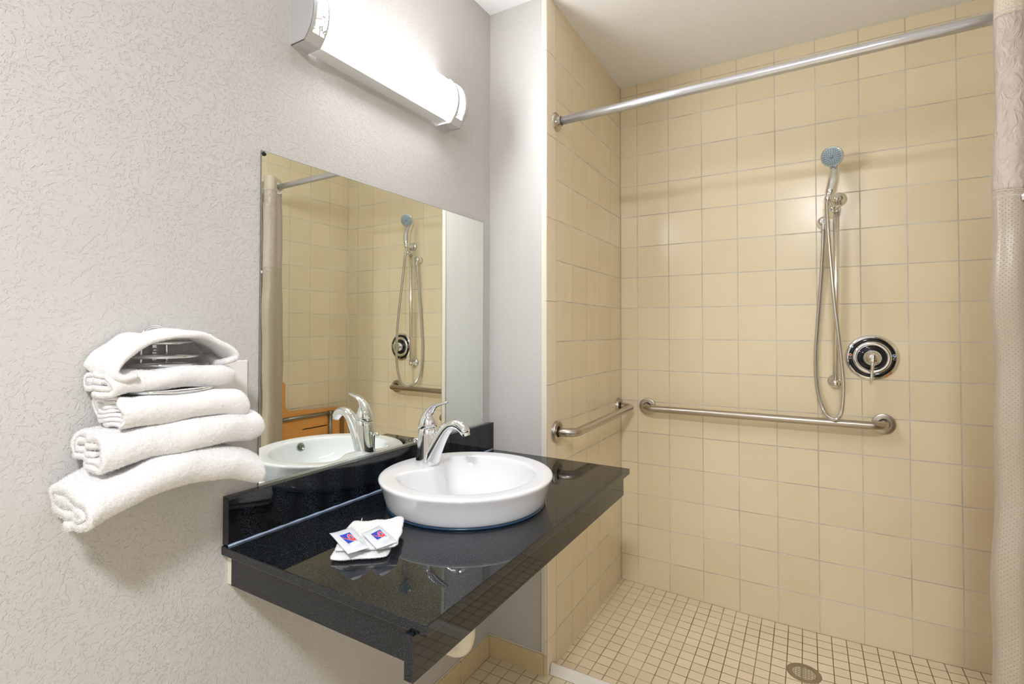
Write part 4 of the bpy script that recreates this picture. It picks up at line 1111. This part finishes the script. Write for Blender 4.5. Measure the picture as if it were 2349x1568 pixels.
def valve():
    vx, vz = 1.0415, 1.1450
    t = thing('shower_valve', 'round chrome shower mixer valve with lever and a ring coloured as a dark reflection, on the back tiles', 'shower valve', (vx, 0, vz))
    G().lathe([(0.0918, 0.0), (0.0918, -0.002), (0.0880, -0.0060), (0.0790, -0.0085)], (vx, -0.0003, vz), 'y', 72).obj('escutcheon_rim', M_CHROME, t, smooth=True)
    G().lathe([(0.0790, -0.0085), (0.0785, -0.0092), (0.0660, -0.0110), (0.0655, -0.0105)], (vx, -0.0003, vz), 'y', 72).obj('index_ring', M_DARKREFL, t, smooth=True)  # black here is a painted reflection of the dark room
    G().lathe([(0.0658, -0.0100), (0.0652, -0.0130), (0.0600, -0.0165), (0.0520, -0.0160), (0.0480, -0.0125), (0.0470, -0.0110)], (vx, -0.0003, vz), 'y', 72).obj('escutcheon_dome', M_CHROME, t, smooth=True)
    G().lathe([(0.0475, -0.0110), (0.0440, -0.0090), (0.0400, -0.0085), (0.0330, -0.0140), (0.0300, -0.0200)], (vx, -0.0003, vz), 'y', 48).obj('recess', M_DARKREFL, t, smooth=True)  # hollow takes the same painted dark reflection
    G().lathe([(0.0300, -0.0170), (0.0300, -0.0300), (0.0265, -0.0330), (0.0215, -0.0370), (0.0225, -0.0500), (0.0200, -0.0580), (0.0120, -0.0630), (0.0001, -0.0650)], (vx, -0.0003, vz), 'y', 40).obj('handle_hub', M_CHROME, t, auto=50)
    P = smoothpath([(vx, -0.052, vz - 0.006), (vx - 0.002, -0.056, vz - 0.026), (vx - 0.004, -0.054, vz - 0.050), (vx - 0.006, -0.056, vz - 0.084)], 6)
    m = len(P); G().sweep(P, 0, 16, flat=[(0.0050 - 0.001 * i / m, 0.0078 - 0.0035 * (i / m) if i < m - 3 else 0.0055) for i in range(m)], upv=(0, 1, 0)).obj('lever', M_CHROME, t, smooth=True)
    for nm, dx, mt, tx in (('hot', -0.0722, M_RED, 'H'), ('cold', 0.0722, M_BLUE, 'C')):
        G().lathe([(0.0062, 0.0), (0.0060, -0.0014), (0.0040, -0.0016), (0.0038, -0.0010)], (vx + dx, -0.0098, vz + 0.010), 'y', 20).obj(nm + '_button_ring', M_CHROME, t, smooth=True)
        G().lathe([(0.0038, 0.0), (0.0036, -0.0018), (0.0001, -0.0022)], (vx + dx, -0.0098, vz + 0.010), 'y', 16).obj(nm + '_button', mt, t, smooth=True)
        text_mesh(nm + '_letter', tx, 0.012, M_CAPMETAL, t, (vx + dx, -0.0118, vz - 0.004), 0.0)
    text_mesh('off_mark', 'OFF', 0.0055, M_CAPMETAL, t, (vx + 0.004, -0.0112, vz - 0.0722), 0.0)
    return settle(t)
valve()

# ------------------------------------------------------------------ floor drain, water dam, folding seat
def floor_drain():
    t = thing('floor_drain', 'round metal floor drain with a square grid, in the beige mosaic shower floor', 'drain', (0.797, -0.302, -0.023))
    z = -0.0225
    G().lathe([(0.0580, 0.0), (0.0575, 0.0035), (0.0550, 0.0045), (0.0400, 0.0040), (0.0385, 0.0030), (0.0385, 0.0)], (0.797, -0.302, z), 'z', 56).obj('rim', simple('tarnished_steel', (160, 149, 128), 0.42, 0.8), t, auto=35)
    G().lathe([(0.0386, 0.0006), (0.0001, 0.0006)], (0.797, -0.302, z), 'z', 40).obj('well', M_DARK, t)
    g = G(); r = 0.0385
    for i in range(-3, 4):
        o_ = i * 0.0105; l = math.sqrt(r * r - o_ * o_)
        g.box((0.797 + o_ - 0.0011, -0.302 - l, z + 0.0010), (0.797 + o_ + 0.0011, -0.302 + l, z + 0.0034)); g.box((0.797 - l, -0.302 + o_ - 0.0011, z + 0.0010), (0.797 + l, -0.302 + o_ + 0.0011, z + 0.0034))
    g.obj('grate', simple('tarnished_grate', (176, 166, 142), 0.4, 0.8), t)
    return settle(t)
floor_drain()
def dam():
    pr = [(-0.018, 0.0), (-0.0165, 0.004), (-0.0125, 0.008), (-0.0115, 0.020), (-0.009, 0.028), (0.0, 0.033), (0.009, 0.028), (0.0115, 0.020), (0.0125, 0.008), (0.0165, 0.004), (0.018, 0.0)]
    xs = np.linspace(0.003, X2 - 0.003, 30); vs = []; n = len(pr)
    for x in xs:
        for dy, h in pr: vs.append((x, -0.808 + dy + 0.010 * (x / X2) + 0.0015 * math.sin(x * 11), 0.0085 + h))
    fs = [(i * n + j, i * n + j + 1, (i + 1) * n + j + 1, (i + 1) * n + j) for i in range(len(xs) - 1) for j in range(n - 1)] + [tuple(range(n)), tuple((len(xs) - 1) * n + j for j in range(n))]
    o = meshobj('shower_threshold', vs, fs, simple('white_rubber_dam', (236, 230, 218), 0.35), autosmooth=50)
    tag(o, 'white rubber threshold strip along the floor at the shower opening', 'shower threshold')
dam()
def shower_seat():
    t = thing('folding_shower_seat', 'orange wooden fold-up shower seat on steel tubes, seen in the mirror', 'shower seat', (X2, -0.35, 0.36))
    xa, xb = 1.506, 1.526
    # L-shaped board with rounded inner corner and a drain slot
    out = [(-0.052, 0.36), (-0.052, 0.710), (-0.060, 0.722), (-0.480, 0.7420)] + [(-0.480 - 0.052 * math.sin(a), 0.7940 - 0.052 * math.cos(a)) for a in [PI / 2 * i / 8 for i in range(1, 9)]] + [(-0.532, 0.915), (-0.545, 0.930), (-0.62, 0.930), (-0.62, 0.36)]
    bm = bmesh.new()
    def loop(pts, x): return [bm.verts.new((x, y, z)) for y, z in pts]
    slot = [(-0.405, 0.6110), (-0.412, 0.6155), (-0.405, 0.6200), (-0.222, 0.6200), (-0.215, 0.6155), (-0.222, 0.6110)]
    for x in (xa, xb):
        lo = loop(out, x); es = [bm.edges.new((lo[i], lo[(i + 1) % len(lo)])) for i in range(len(lo))]
        ls = loop(slot, x); es += [bm.edges.new((ls[i], ls[(i + 1) % len(ls)])) for i in range(len(ls))]
        bmesh.ops.triangle_fill(bm, use_beauty=True, use_dissolve=False, edges=es)
        if x == xa: f1, g1 = lo, ls
        else: f2, g2 = lo, ls
    for a, b in ((f1, f2), (g1, g2)):
        for i in range(len(a)): bm.faces.new((a[i], a[(i + 1) % len(a)], b[(i + 1) % len(a)], b[i]))
    bmesh.ops.recalc_face_normals(bm, faces=bm.faces)
    me = bpy.data.meshes.new('seat_board'); bm.to_mesh(me); bm.free(); o = bpy.data.objects.new('seat_board', me); COL.objects.link(o); me.materials.append(M_WOOD); o.parent = t
    G().sweep([(1.496, -0.60, 0.6980), (1.496, -0.085, 0.6980)], 0.0125, 18).obj('top_tube', M_WOOD_G, t, smooth=True)
    G().sweep([(1.496, -0.205, 0.6980), (1.494, -0.205, 0.40)], 0.0125, 18).obj('leg_tube', M_WOOD_G, t, smooth=True)
    G().sweep([(1.496, -0.205, 0.6840), (1.496, -0.205, 0.7120)], 0.0145, 18).obj('tube_collar', M_WOOD_G, t, smooth=True)
    G().box((1.502, -0.118, 0.40), (1.506, -0.082, 0.7120)).obj('side_bracket', simple('bronze_bracket', (150, 120, 84), 0.35, 0.6), t)
    for y in (-0.10, -0.50): G().box((1.526, y - 0.02, 0.60), (X2 - 0.0003, y + 0.02, 0.66)).obj('wall_hinge', M_WOOD_G, t)
    return settle(t)
shower_seat()
